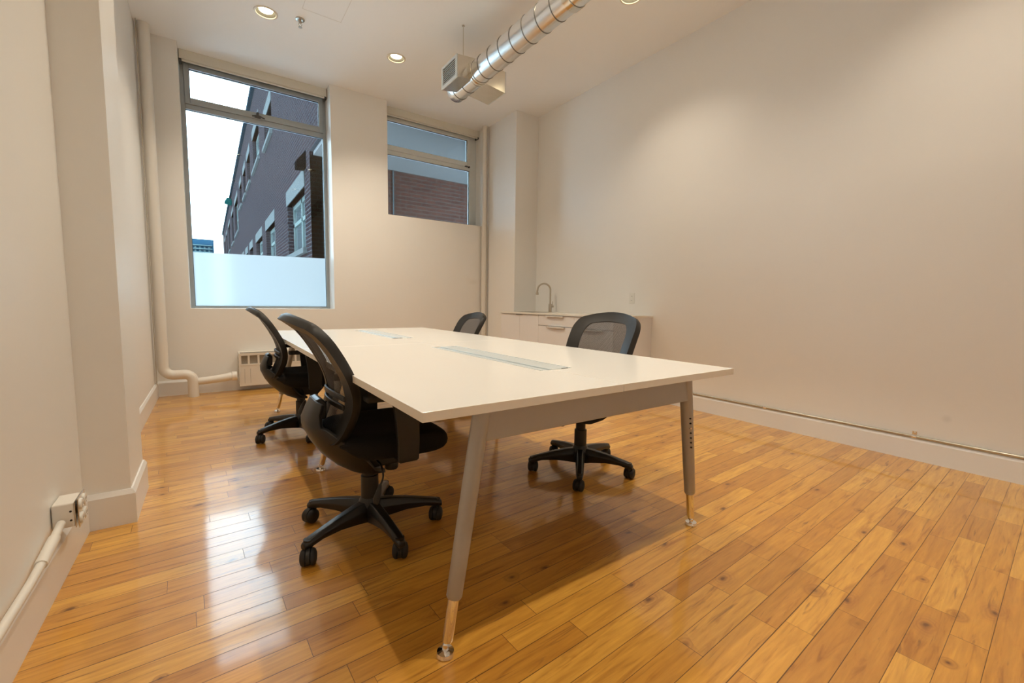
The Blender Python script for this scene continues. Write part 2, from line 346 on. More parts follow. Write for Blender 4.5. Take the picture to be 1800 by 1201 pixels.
def struct(o, label=None, cat=None):
    o['kind'] = 'structure'
    if label: o['label'] = label
    if cat: o['category'] = cat
    return o
def copy_tree(o, parent=None):
    c = o.copy(); COL.objects.link(c)
    if parent: c.parent = parent
    for ch in list(o.children): copy_tree(ch, c)
    return c

# ------------------------------------------------------------------ room shell
XL, XR, YW, YB = -0.475, 3.80, 5.62, -1.30
W1 = (-0.165, 1.262, 0.90, CEIL)          # window 1 opening x0 x1 z0 z1
W2 = (1.945, 3.395, 2.128, CEIL)
YO = 5.975                                  # outer face of the window wall

b = NB(); box(b, XL - 0.3, XR + 0.3, YB - 0.3, YO, -0.25, 0.0)
struct(obj('floor', b, M['floor']), 'glossy knotty maple plank floor running across the whole room', 'floor')

LAMPS = [(0.512, 4.61), (1.704, 4.62), (2.96, 2.58), (0.50, 2.58), (1.72, 2.40), (0.50, 0.56), (1.72, 0.56), (2.96, 0.56)]
def ceiling():
    b = NB(); r = 0.078; s = 0.13
    xs = sorted({round(v, 4) for v in [XL - 0.3, XR + 0.3] + [l[0] - s for l in LAMPS] + [l[0] + s for l in LAMPS]})
    ys = sorted({round(v, 4) for v in [YB - 0.3, YO] + [l[1] - s for l in LAMPS] + [l[1] + s for l in LAMPS]})
    vs = {}
    def V(x, y):
        k = (round(x, 4), round(y, 4))
        if k not in vs: vs[k] = b.verts.new((x, y, CEIL))
        return vs[k]
    for i in range(len(xs) - 1):
        for j in range(len(ys) - 1):
            x0, x1, y0, y1 = xs[i], xs[i + 1], ys[j], ys[j + 1]; cx, cy = (x0 + x1) / 2, (y0 + y1) / 2
            hit = [l for l in LAMPS if abs(cx - l[0]) < s and abs(cy - l[1]) < s]
            if not hit:
                b.faces.new([V(x0, y0), V(x0, y1), V(x1, y1), V(x1, y0)]); continue
            l = hit[0]
            # part of a ring cell: polygon of the cell minus the hole, by angular fan between border and circle
            b.faces.new([V(x0, y0), V(x0, y1), V(x1, y1), V(x1, y0)]) if False else None
    # lamp cells
    for l in LAMPS:
        N = 32; ang = [2 * PI * k / N for k in range(N)]
        inner = [b.verts.new((l[0] + r * math.cos(a), l[1] + r * math.sin(a), CEIL)) for a in ang]
        outer = []
        for a in ang:
            c_, s_ = math.cos(a), math.sin(a); k = s / max(abs(c_), abs(s_)); outer.append(b.verts.new((l[0] + c_ * k, l[1] + s_ * k, CEIL)))
        for k in range(N): b.faces.new([outer[k], inner[k], inner[(k + 1) % N], outer[(k + 1) % N]])
    box(b, XL - 0.3, XR + 0.3, YB - 0.3, YO, CEIL + 0.16, CEIL + 0.4)
    # slab edge down to the ceiling line so that no daylight gets into the void
    for q in ((XL - 0.3, XL - 0.28, YB - 0.3, YO), (XR + 0.28, XR + 0.3, YB - 0.3, YO), (XL - 0.3, XR + 0.3, YB - 0.3, YB - 0.28), (XL - 0.3, XR + 0.3, YO - 0.02, YO)):
        box(b, *q, CEIL, CEIL + 0.16)
    me_o = obj('ceiling', b, M['ceiling'])
    return me_o
struct(ceiling(), 'plain white ceiling with recessed lights', 'ceiling')

def wall_far():
    b = NB(); T = CEIL
    box(b, XL - 0.3, W1[0], YW, YO, 0, T)                     # left of window 1
    box(b, W1[0], W1[1], YW, YO, 0, W1[2])                    # under window 1
    box(b, W1[1], W2[0], YW, YO, 0, T)                        # pier
    box(b, W2[0], W2[1], YW, YO, 0, W2[2])                    # under window 2
    box(b, W2[1], XR + 0.3, YW, YO, 0, T)
    bmesh.ops.remove_doubles(b, verts=b.verts, dist=1e-5)
    return obj('wall_far', b, M['wall'])
struct(wall_far(), 'white window wall at the far end of the room', 'wall')
b = NB(); box(b, XL - 0.3, XL, YB - 0.3, YW, 0, CEIL); struct(obj('wall_left', b, M['wall']), 'white left wall', 'wall')
b = NB(); box(b, XR, XR + 0.3, YB - 0.3, YW, 0, CEIL); M['wall_scuffed'] = M['wall'].copy(); _nt = M['wall_scuffed'].node_tree; _b = _nt.nodes['Principled BSDF']
_src = _b.inputs['Base Color'].links[0].from_socket; _tc2 = _nt.nodes.new('ShaderNodeTexCoord'); _dv = _nt.nodes.new('ShaderNodeVectorMath'); _dv.operation = 'DISTANCE'; _dv.inputs[1].default_value = (XR, 0.618, 0.306)
_nt.links.new(_tc2.outputs['Object'], _dv.inputs[0])
_f = math_node(_nt, 'MULTIPLY', ramp(_nt, _dv.outputs['Value'], [(0.008, (1, 1, 1)), (0.030, (0, 0, 0))]), 0.13)
_nt.links.new(mixc(_nt, _f, _src, (0.35, 0.32, 0.28)), _b.inputs['Base Color'])
struct(obj('wall_right', b, M['wall_scuffed']), 'long blank white right wall', 'wall')
b = NB(); box(b, XL, XR, YB - 0.3, YB, 0, CEIL); struct(obj('wall_near', b, M['wall']), 'white wall behind the viewer', 'wall')
b = NB(); box(b, XL, -0.320, 2.495, 2.905, 0, CEIL); struct(obj('wall_left_pilaster', b, M['wall']), 'shallow pilaster standing out from the left wall', 'wall')
b = NB(); box(b, 3.425, XR, 4.86, YW, 0, CEIL); struct(obj('wall_right_column', b, M['wall']), 'boxed column in the corner beside the sink cabinet', 'wall')

# baseboards with chamfered top
def board(b, axis, a0, a1, face, out, h=0.155, t=0.016):
    """axis 'x': runs along x at wall face y=face; out = direction of thickness"""
    poly = [(face, 0), (face + out * t, 0), (face + out * t, h - 0.02), (face + out * t * 0.3, h), (face, h)]
    prism(b, poly, 'x' if axis == 'x' else 'y', a0, a1)
def sweep(b, path, prof):
    """profile (offset to the right of the path, height) swept with mitred corners along a plan path"""
    n = len(path); rings = []
    for i, p in enumerate(path):
        p = Vector((p[0], p[1])); ds = []
        if i > 0: ds.append((p - Vector(path[i - 1])).normalized())
        if i < n - 1: ds.append((Vector(path[i + 1]) - p).normalized())
        ns = [Vector((d.y, -d.x)) for d in ds]; nn = sum(ns, Vector((0, 0))).normalized(); k = 1 / max(0.2, nn.dot(ns[0]))
        rings.append([b.verts.new((p.x + nn.x * o * k, p.y + nn.y * o * k, h)) for o, h in prof])
    for i in range(n - 1):
        for q in range(len(prof) - 1): b.faces.new([rings[i][q], rings[i][q + 1], rings[i + 1][q + 1], rings[i + 1][q]])
    b.faces.new(rings[0]); b.faces.new(rings[-1])
BP = [(0, 0), (0.016, 0), (0.016, 0.135), (0.006, 0.155), (0, 0.155)]
b = NB(); sweep(b, [(XL, YB), (XL, 2.495), (-0.320, 2.495), (-0.320, 2.905), (XL, 2.905), (XL, YW)], BP)
struct(obj('baseboard_left', b, M['trim']))
b = NB(); prism(b, [(YW, 0), (YW - .016, 0), (YW - .016, .135), (YW - .006, .155), (YW, .155)], 'x', XL, 3.425); struct(obj('baseboard_far', b, M['trim']))
b = NB(); prism(b, [(XR, 0), (XR - .016, 0), (XR - .016, .128), (XR - .006, .146), (XR, .146)], 'y', YB, 2.872); struct(obj('baseboard_right', b, M['trim']))
b = NB(); board(b, 'y', 4.875, YW, 3.425, -1); struct(obj('baseboard_column', b, M['trim']))
b = NB()
box(b, XL, XR, YB, YB + .016, 0, .15); struct(obj('baseboard_near', b, M['trim']))
# shoe gap line at the floor is only shadow

# ------------------------------------------------------------------ windows
def rect_frame(b, x0, x1, z0, z1, y0, y1, w, wb=None, wt=None):
    wb = w if wb is None else wb; wt = w if wt is None else wt
    box(b, x0, x0 + w, y0, y1, z0, z1); box(b, x1 - w, x1, y0, y1, z0, z1)
    box(b, x0 + w, x1 - w, y0, y1, z0, z0 + wb); box(b, x0 + w, x1 - w, y0, y1, z1 - wt, z1)
YG = 5.90
def window(name, Wd, zt, mf, label, film=None, sr=0.036):
    x0, x1, z0, z1 = Wd
    root = bpy.data.objects.new(name, None); COL.objects.link(root); root.location = ((x0 + x1) / 2, YG, z0)
    struct(root, label, 'window')
    inv = Matrix.Translation(-Vector(root.location))
    def part(n, b, m, parent=None, **k):
        b.transform(inv); return obj(n, b, m, parent or root, **k)
    b = NB(); ya_, yb_ = YG - 0.03, YG + 0.03
    box(b, x0, x0 + 0.036, ya_, yb_, z0, z1); box(b, x1 - sr, x1, ya_, yb_, z0, z1); box(b, x0 + 0.036, x1 - sr, ya_, yb_, z0, z0 + 0.022); box(b, x0 + 0.036, x1 - sr, ya_, yb_, z1 - 0.09, z1)
    box(b, x0 + 0.036, x1 - sr, ya_, yb_, zt - 0.04, zt + 0.012)
    fr = part('window_frame', b, mf, bevel=0.003)
    b = NB(); rect_frame(b, x0 + 0.036, x1 - sr, zt + 0.012, z1 - 0.09, YG - 0.045, YG + 0.02, 0.045, 0.065, 0.045)
    sash = part('sash', b, mf, bevel=0.004)
    b = NB(); rect_frame(b, x0 + 0.081, x1 - sr - 0.045, zt + 0.077, z1 - 0.135, YG - 0.02, YG - 0.012, 0.005); part('gasket', b, M['gasket'], sash)
    b = NB(); rect_frame(b, x0 + 0.036, x1 - sr, z0 + 0.022, zt - 0.04, YG - 0.008, YG, 0.004); part('gasket', b, M['gasket'], fr)
    b = NB(); box(b, x0 + 0.078, x1 - sr - 0.043, YG - 0.014, YG - 0.008, zt + 0.07, z1 - 0.13); part('glass_pane', b, M['glass'])
    b = NB(); box(b, x0 + 0.035, x1 - sr + 0.001, YG + 0.004, YG + 0.010, z0 + 0.02, zt - 0.038); part('glass_pane', b, M['glass'])
    if film:
        b = NB(); v = [b.verts.new(p) for p in ((x0 + 0.036, YG + 0.001, z0 + 0.022), (x1 - 0.036, YG + 0.001, z0 + 0.022), (x1 - 0.036, YG + 0.001, film + .012), (x0 + 0.036, YG + 0.001, film - .012))]; b.faces.new(v)
        o = part('frosted_film', b, M['frost']); o['label'] = 'white frosted privacy film on the lower glass'
    return root, part
w1, part1 = window('window_1', W1, 3.035, M['frame'], 'tall grey framed window with frosted film across the bottom', film=1.52)
b = NB(); hx = 0.53
tube(b, [(hx - 0.055, YG - 0.066, 3.060), (hx, YG - 0.075, 3.070), (hx + 0.07, YG - 0.066, 3.055)], [0.008, 0.011, 0.006], 10)
box(b, hx - 0.03, hx + 0.03, YG - 0.07, YG - 0.045, 3.05, 3.075); box(b, hx - 0.012, hx + 0.012, YG - 0.072, YG - 0.045, 3.075, 3.11)
part1('latch', b, M['blind_metal'], bevel=0.002)
w2, part2 = window('window_2', W2, 3.012, M['frame_white'], 'short high window beside the corner pipe', sr=0.11)
b = NB(); box(b, 3.20, 3.24, YG - 0.06, YG - 0.03, 3.015, 3.03); box(b, 3.255, 3.275, YG - 0.06, YG - 0.03, 3.01, 3.03); part2('latch', b, M['blind_metal'])

def blind(x0, x1, label, cord):
    t = thing('roller_blind', label, 'blind', ((x0 + x1) / 2, YG - 0.08, CEIL - 0.14), 0, 'rolled up window blinds')
    w = (x1 - x0) / 2
    b = NB(); poly = [(-0.055, 0.05), (-0.055, 0.14), (0.055, 0.14), (0.055, 0.132), (-0.047, 0.132), (-0.047, 0.05)]
    prism(b, poly, 'x', -w + 0.006, w - 0.006); obj('cassette', b, M['blind'], t, bevel=0.002)
    b = NB(); lathe(b, [(0.034, -w + 0.03), (0.034, w - 0.03)], (0, 0, 0.080), 28, 'x'); obj('fabric_roll', b, M['blind'], t, smooth=True)
    b = NB(); box(b, -w + 0.03, w - 0.03, -0.045, -0.037, 0.036, 0.055); lathe(b, [(0.008, -w + 0.03), (0.008, w - 0.03)], (0, -0.041, 0.038), 12, 'x'); obj('hem_bar', b, M['blind'], t, smooth=True)
    for s in (-1, 1):
        b = NB(); box(b, min(s * (w - 0.004), s * (w - 0.024)), max(s * (w - 0.004), s * (w - 0.024)), -0.04, 0.045, 0.03, 0.135); obj('bracket', b, M['blind_metal'], t, bevel=0.002)
    return t
bl1 = blind(W1[0], W1[1], 'rolled up cream roller blind above the tall window', False)
bl2 = blind(W2[0], W2[1], 'rolled up cream roller blind above the short window, with hanging cord', True)
b = NB(); bx = (W2[0] + W2[1]) / 2
for dx, xe in ((0.0, 3.335), (0.03, 3.35)):
    tube(b, smooth_path([(xe + 0.01 - bx, -0.045, 0.05), (xe - bx, -0.13, -0.5), (xe - bx, -0.213, -1.15), (xe - bx, -0.222, -1.9), (xe - bx, -0.222, -2.44)], 4), 0.0016, 6)
obj('cord', b, M['blind'], bl2, smooth=True)
b = NB(); tube(b, [(3.343 - bx, -0.222, -1.30), (3.343 - bx, -0.222, -2.46)], 0.0055, 8); obj('wand', b, M['pipe'], bl2, smooth=True)

# ------------------------------------------------------------------ pipes
t = thing('heating_pipe', 'thick white painted heating pipe rising in the left corner with an elbow at the floor', 'pipe', (-0.18, 5.46, 0))
def lp(pts, base): return [Vector(p) - Vector(base) for p in pts]
base = (-0.18, 5.46, 0); xv = -0.405; zh = 0.235; r = 0.047
path = [(xv, 5.46, CEIL)] + [(xv, 5.46, 2.4), (xv, 5.46, 1.2), (xv, 5.46, zh + 0.09)] + [tuple(p) for p in arc((xv + 0.09, 5.46, zh + 0.09), 0.09, PI, 1.5 * PI, 8, (1, 0, 0), (0, 0, 1))[1:]] \
     + [(-0.25, 5.46, zh)] + [tuple(p) for p in arc((-0.24, 5.46, zh - 0.07), 0.07, PI / 2, 0, 8, (1, 0, 0), (0, 0, 1))[1:]] + [(-0.17, 5.46, 0.0)]
b = NB(); tube(b, lp(path, base), r, 24); obj('riser', b, M['pipe'], t, smooth=True)
b = NB(); tube(b, lp([(-0.15, 5.47, 0.150), (-0.02, 5.47, 0.158), (0.10, 5.48, 0.168), (0.165, 5.49, 0.178)], base), [0.036, 0.039, 0.041, 0.043], 20)
lathe(b, [(0.043, 0), (0.048, 0.005), (0.048, 0.045), (0.043, 0.05)], Vector((0.165, 5.49, 0.178)) - Vector(base), 20, 'x'); obj('branch', b, M['pipe'], t, smooth=True)
b = NB(); tube(b, [(XL + 0.022, 5.40, CEIL - 0.002), (XL + 0.022, 5.40, 0.16)], 0.0035, 8)
tag(obj('thin_cable', b, M['conduit'], smooth=True), 'thin dark cable running down the left corner beside the thick pipe', 'cable')
t = thing('riser_pipe', 'slim white painted pipe in the corner right of the short window', 'pipe', (3.365, 5.565, 0))
b = NB(); tube(b, [(0, 0, 0), (0, 0, 1.8), (0, 0, CEIL)], 0.036, 22); obj('pipe_run', b, M['pipe'], t, smooth=True)
b = NB(); tube(b, [(0.042, -0.022, 0.16), (0.042, -0.022, CEIL)], 0.006, 10); obj('wire', b, M['pipe'], t, smooth=True)

# ------------------------------------------------------------------ radiator
t = thing('radiator', 'long cream baseboard radiator cabinet under the tall window', 'radiator', (0.235, 5.50, 0.055))
L = 1.30; H = 0.372; D = 0.118
b = NB()
prism(b, [(0.0, 0.0), (0.0, H - 0.03), (0.03, H), (D, H), (D, 0.0)], 'x', 0, 0.012); prism(b, [(0.0, 0.0), (0.0, H - 0.03), (0.03, H), (D, H), (D, 0.0)], 'x', L - 0.012, L)
box(b, 0.012, L - 0.012, 0.0, 0.008, 0.0, 0.225); box(b, 0.012, L - 0.012, 0.03, D, H - 0.008, H)
obj('cabinet', b, M['radiator'], t, bevel=0.002)
b = NB(); n = 14; gw = L / n
box(b, 0.0, L, -0.002, 0.010, 0.225, 0.243); box(b, 0.0, L, -0.002, 0.010, 0.335, 0.362)
for k in range(n + 1): box(b, max(0, k * gw - 0.010), min(L, k * gw + 0.010) if k else 0.024, -0.002, 0.010, 0.243, 0.335)
obj('grille', b, M['radiator'], t, bevel=0.001)
b = NB(); box(b, 0.012, L - 0.012, 0.014, 0.020, 0.23, 0.345); obj('heating_fins', b, M['radiator_mesh'], t)
for px in (0.05, 0.105): 
    b = NB(); box(b, px, px + 0.0015, -0.001, 0.0, 0.03, 0.19); obj('panel_seam', b, M['dark'], t)

# ------------------------------------------------------------------ conduits, outlets
t = thing('wall_conduit', 'bare metal conduit clipped along the top of the right baseboard', 'conduit', (XR - 0.010, 2.86, 0.157))
b = NB(); tube(b, [(0, 0, 0), (0, -2.0, 0), (0, YB - 2.86 + 0.02, 0)], 0.0095, 14); obj('tube', b, M['conduit'], t, smooth=True)
for yy in (0.76, 1.70):
    b = NB(); y = yy - 2.86
    if yy < 1: box(b, 0.004, 0.009, y - 0.012, y + 0.012, -0.012, 0.036); lathe(b, [(0.0001, -0.004), (0.006, -0.003), (0.006, 0.004)], (0.0, y, 0.026), 10, 'x')
    lathe(b, [(0.0118, -0.012), (0.0118, 0.012)], (0, y, 0), 14, 'y'); obj('clip', b, M['chrome'], t, bevel=0.001)
t = thing('painted_conduit', 'thick cream painted conduit along the top of the left baseboard', 'conduit', (XL + 0.022, 2.05, 0.188))
b = NB(); tube(b, [(0, YB - 2.05 + 0.02, -0.010), (0, -0.9, -0.010), (0, -0.30, -0.008), (0.002, -0.16, 0.006), (0.004, 0.0, 0.036)], [0.0115, 0.0115, 0.0115, 0.012, 0.012], 14); obj('tube', b, M['pipe'], t, smooth=True)
b = NB(); tube(b, [(0.001, -0.215, 0.0), (0.003, -0.08, 0.020)], 0.016, 14); obj('coupling', b, M['pipe'], t, smooth=True)

def duplex(b_face, b_slot, cy, cz, x, s=1):
    pass
t = thing('outlet_box', 'surface mounted white junction box with round outlets, low on the left wall', 'outlet', (XL, 2.108, 0.20))
b = NB(); box(b, 0.002, 0.060, -0.052, 0.052, 0.0, 0.088); obj('box', b, M['pipe'], t, bevel=0.006)
b = NB(); box(b, 0.060, 0.0625, -0.054, 0.054, -0.003, 0.091); obj('cover_plate', b, M['galv_dull'], t, bevel=0.002)
b = NB(); box(b, 0.067, 0.070, -0.050, 0.050, -0.008, 0.098)
box(b, 0.062, 0.067, -0.008, 0.008, 0.03, 0.06); pl = obj('device_strap', b, M['galv'], t, bevel=0.002)
for yy in (-0.025, 0.025):
    for zz in (0.020, 0.070):
        b = NB(); lathe(b, [(0.0195, 0.070), (0.0195, 0.074), (0.017, 0.0765)], (0, yy, zz), 20, 'x'); rc = obj('receptacle', b, M['plate'], pl, smooth=True)
        b = NB()
        for d in (-0.006, 0.006): box(b, 0.0763, 0.0768, yy + d - 0.001, yy + d + 0.001, zz - 0.004, zz + 0.006)
        box(b, 0.0763, 0.0768, yy - 0.002, yy + 0.002, zz - 0.012, zz - 0.009)
        o = obj('slots', b, M['dark'], pl)
for zz in (0.026, 0.058):
    b = NB(); lathe(b, [(0.0035, -0.0005), (0.0035, 0.0005)], (0.050, -0.0525, zz), 10, 'y'); obj('knockout', b, M['dark'], t)
t = thing('wall_outlet', 'small white duplex outlet plate above the counter on the right wall', 'outlet', (XR, 3.148, 1.07))
b = NB(); box(b, -0.006, 0, -0.037, 0.037, -0.058, 0.058); obj('cover_plate', b, M['plate'], t, bevel=0.003)
for zz in (-0.022, 0.022):
    b = NB(); lathe(b, [(0.0165, -0.0085), (0.0165, -0.006)], (0, 0, zz), 18, 'x'); obj('receptacle', b, M['plate'], t, smooth=True)
    b = NB()
    for d in (-0.006, 0.006): box(b, -0.0092, -0.0084, d - 0.001, d + 0.001, zz - 0.003, zz + 0.006)
    obj('slots', b, M['dark'], t)

# ------------------------------------------------------------------ sink cabinet
CX = 3.215; CY0, CY1 = 2.875, 4.858; CZ = 0.868
t = thing('base_cabinet', 'low white kitchenette base cabinet against the right wall, with doors and drawers', 'cabinet', (CX, CY0, 0))
b = NB(); d = XR - CX - 0.003; Ln = CY1 - CY0
box(b, 0.02, d, 0.0, 1.38, 0.10, CZ); box(b, 0.02, d, 1.38, Ln, 0.10, CZ - 0.17); box(b, 0.02, 0.07, 1.38, Ln, CZ - 0.17, CZ); box(b, 0.45, d, 1.38, Ln, CZ - 0.17, CZ); obj('carcass', b, M['cabinet'], t)
b = NB(); box(b, 0.06, d, 0.02, Ln, 0.0, 0.10); obj('plinth', b, M['cabinet'], t)
def front(name, y0, y1, z0, z1, handle=None):
    b = NB(); box(b, 0.0, 0.02, y0 + 0.0015, y1 - 0.0015, z0 + 0.0015, z1 - 0.0015); o = obj(name, b, M['cabinet'], t, bevel=0.001)
    if handle:
        h0, h1, hz = handle
        b = NB(); box(b, -0.020, 0.0, h0, h1, hz - 0.0015, hz + 0.0015); box(b, -0.022, -0.018, h0, h1, hz - 0.012, hz + 0.0015); obj('handle', b, M['chrome'], o)
    return o
ya = [0.0, 0.555, 1.178, 1.560, Ln]
front('drawer', ya[1], ya[2], 0.745, CZ - 0.006, (0.72, 1.02, CZ - 0.008)); front('drawer', ya[1], ya[2], 0.43, 0.742, (0.70, 1.00, 0.738)); front('drawer', ya[1], ya[2], 0.11, 0.427)
front('drawer', ya[0], ya[1], 0.745, CZ - 0.006, (0.13, 0.42, CZ - 0.008)); front('drawer', ya[0], ya[1], 0.43, 0.742, (0.13, 0.42, 0.738)); front('drawer', ya[0], ya[1], 0.11, 0.427)
o = front('door', ya[2], ya[3], 0.11, CZ - 0.006); b = NB(); box(b, -0.014, 0.0, 1.50, 1.555, CZ - 0.010, CZ - 0.006); obj('handle', b, M['blind_metal'], o)
o = front('door', ya[3], ya[4], 0.11, CZ - 0.006); b = NB(); box(b, -0.014, 0.0, 1.565, 1.62, CZ - 0.010, CZ - 0.006); obj('handle', b, M['blind_metal'], o)
# countertop with a cut for the sink
SX0, SX1, SY0, SY1 = 3.30, 3.64, 4.28, 4.76
t = thing('countertop', 'pale countertop lying across the kitchenette cabinet', 'countertop', (CX - 0.012, CY0 - 0.01, CZ + 0.0005))
b = NB(); ox, oy = CX - 0.012, CY0 - 0.01
for q in ((ox, SX0, oy, CY1), (SX1, XR, oy, CY1), (SX0, SX1, oy, SY0), (SX0, SX1, SY1, CY1)):
    box(b, q[0] - ox, q[1] - ox, q[2] - oy, q[3] - oy, 0, 0.02)
bmesh.ops.remove_doubles(b, verts=b.verts, dist=1e-5)
obj('worktop', b, M['counter'], t)
t = thing('kitchen_sink', 'stainless steel sink sunk into the counter below the faucet', 'sink', (SX0, SY0, CZ - 0.16))
b = NB(); sx, sy, h = SX1 - SX0, SY1 - SY0, 0.1795
box(b, 0, sx, 0, sy, 0.0, 0.004); box(b, 0, 0.003, 0, sy, 0, h); box(b, sx - 0.003, sx, 0, sy, 0, h); box(b, 0, sx, 0, 0.003, 0, h); box(b, 0, sx, sy - 0.003, sy, 0, h)
obj('basin', b, M['galv'], t)
t = thing('faucet', 'tall brushed gooseneck faucet on the counter at the column', 'faucet', (3.70, 4.42, CZ + 0.0205))
b = NB(); lathe(b, [(0.027, 0), (0.027, 0.006), (0.021, 0.010), (0.021, 0.105), (0.016, 0.112)], (0, 0, 0), 20); obj('body', b, M['nickel'], t, smooth=True)
dv = Vector((-0.80, 0.60, 0)); 
p = [Vector((0, 0, 0.10)), Vector((0, 0, 0.28))] + arc((dv.x * 0.085, dv.y * 0.085, 0.29), 0.085, PI, 0.12, 14, dv, (0, 0, 1)) 
b = NB(); tube(b, p, 0.0115, 14); obj('spout', b, M['nickel'], t, smooth=True)
e = p[-1]; b = NB(); tube(b, [e, e + Vector((0, 0, -0.03)) + dv * 0.004, e + Vector((0, 0, -0.055)) + dv * 0.004, e + Vector((0, 0, -0.075)) + dv * 0.004], [0.012, 0.014, 0.020, 0.019], 14); obj('spray_head', b, M['nickel'], t, smooth=True)
b = NB(); tube(b, [(0.0, 0.0, 0.075), (0.045, -0.01, 0.078)], 0.013, 12); tube(b, [(0.035, -0.006, 0.08), (0.032, -0.01, 0.145)], [0.006, 0.0045], 10); obj('lever', b, M['nickel'], t, smooth=True)

# ------------------------------------------------------------------ ceiling lights
def ceiling_light(x, y, label, power):
    t = thing('ceiling_light', label, 'light', (x, y, CEIL), 0, 'recessed ceiling lights')
    b = NB(); lathe(b, [(0.078, 0.001), (0.080, -0.006), (0.094, -0.004), (0.096, -0.0005), (0.078, 0.001)], (0, 0, 0), 40, caps=False); obj('trim_ring', b, M['lamp_trim'], t, smooth=True)
    b = NB(); lathe(b, [(0.0779, 0.0), (0.066, 0.055), (0.064, 0.09), (0.0001, 0.092)], (0, 0, 0), 40, caps=False); obj('baffle', b, M['baffle'], t, smooth=True)
    b = NB(); lathe(b, [(0.0001, 0.010), (0.03, 0.011), (0.055, 0.018), (0.060, 0.035), (0.05, 0.055)], (0, 0, 0), 32, caps=False); o = obj('bulb', b, M['bulb'], t, smooth=True)
    ld = bpy.data.lights.new('downlight', 'SPOT'); ld.energy = power; ld.color = LAMP_COLOR; ld.spot_size = math.radians(118); ld.spot_blend = 1.0; ld.shadow_soft_size = 0.025
    lo = bpy.data.objects.new('downlight', ld); COL.objects.link(lo); lo.parent = t; lo.location = (0, 0, -0.02)
    return t
LBL = ['lit recessed ceiling light nearest the left wall, in front of the tall window', 'lit recessed ceiling light between the tall window and the duct',
       'lit recessed ceiling light at the top edge, right of the duct', 'recessed ceiling light over the left chairs', 'recessed ceiling light over the table beside the duct',
       'recessed ceiling light near the viewer on the left', 'recessed ceiling light near the viewer in the middle', 'recessed ceiling light near the viewer on the right']
for (x, y), lb in zip(LAMPS, LBL): ceiling_light(x, y, lb, LAMP_POWER * (0.66 if x > 2.5 else (0.72 if (x < 1 and y < 4) else 1.22)))

t = thing('fire_sprinkler', 'small chrome fire sprinkler head hanging from the ceiling beside the left light', 'sprinkler', (0.775, 4.53, CEIL))
b = NB(); lathe(b, [(0.040, 0), (0.038, -0.008), (0.022, -0.010), (0.012, -0.004)], (0, 0, 0), 24); obj('escutcheon', b, M['nickel'], t, smooth=True)
b = NB(); lathe(b, [(0.010, 0), (0.010, -0.035), (0.006, -0.04)], (0, 0, 0), 12)
for s in (-1, 1): tube(b, [(s * 0.009, 0, -0.03), (s * 0.014, 0, -0.045), (0, 0, -0.068)], 0.0025, 8)
obj('head', b, M['nickel'], t, smooth=True)
b = NB(); lathe(b, [(0.016, -0.068), (0.016, -0.071)], (0, 0, 0), 16); obj('deflector', b, M['nickel'], t)
b = NB()
hx0, hx1, hy0, hy1 = 0.765, 1.09, 3.90, 4.36
rect = [(hx0, hx1, hy0, hy0 + 0.004), (hx0, hx1, hy1 - 0.004, hy1), (hx0, hx0 + 0.004, hy0, hy1), (hx1 - 0.004, hx1, hy0, hy1)]
for q in rect: box(b, q[0], q[1], q[2], q[3], CEIL - 0.0015, CEIL)
tag(obj('access_panel', b, M['access']), 'faint outline of a square access panel in the ceiling beside the sprinkler', 'access panel')

# ------------------------------------------------------------------ duct
DX, DZ, DR = 2.105, 3.10, 0.100
t = thing('spiral_duct', 'round galvanised spiral air duct hanging below the ceiling', 'duct', (DX, 4.06, DZ))
prof = []; y = 0.0; y1 = YB - 4.06 + 0.0; step = 0.163
b = NB(); prof = [(0.001, 0.0), (DR * 0.97, 0.0), (DR, -0.006)]
yy = -0.10
while yy > y1 + 0.02:
    prof += [(DR, yy + 0.0035), (DR + 0.0035, yy + 0.0020), (DR + 0.0035, yy - 0.0020), (DR, yy - 0.0035)]; yy -= step
prof += [(DR, y1)]
lathe(b, prof, (0, 0, 0), 56, 'y')
for v in b.verts:                      # spiral seam: shear the ribs
    if -0.05 > v.co.y > y1 + 0.05: v.co.y += 0.012 * (v.co.x / DR)
for f in b.faces:
    if max(math.hypot(v.co.x, v.co.z) for v in f.verts) > DR + 0.003 and f.calc_center_median().y < -0.05: f.material_index = 1
obj('pipe', b, [M['galv'], M['seam']], t, smooth=True, angle=50)
for yr in (-0.465, -1.72):
    b = NB(); lathe(b, [(DR + 0.002, yr - 0.03), (DR + 0.007, yr - 0.028), (DR + 0.007, yr + 0.028), (DR + 0.002, yr + 0.03)], (0, 0, 0), 48, 'y', caps=False); obj('collar', b, M['galv_dull'], t, smooth=True)
for k, (rx, ry) in enumerate(((-0.09, -0.33), (0.05, -2.9))):
    b = NB(); tube(b, [(rx, ry, 0.09), (rx, ry, CEIL - DZ)], 0.004, 8); lathe(b, [(0.014, -0.006), (0.014, 0)], (rx, ry, CEIL - DZ), 12); obj('hanger_rod', b, M['galv_dull'], t, smooth=True)
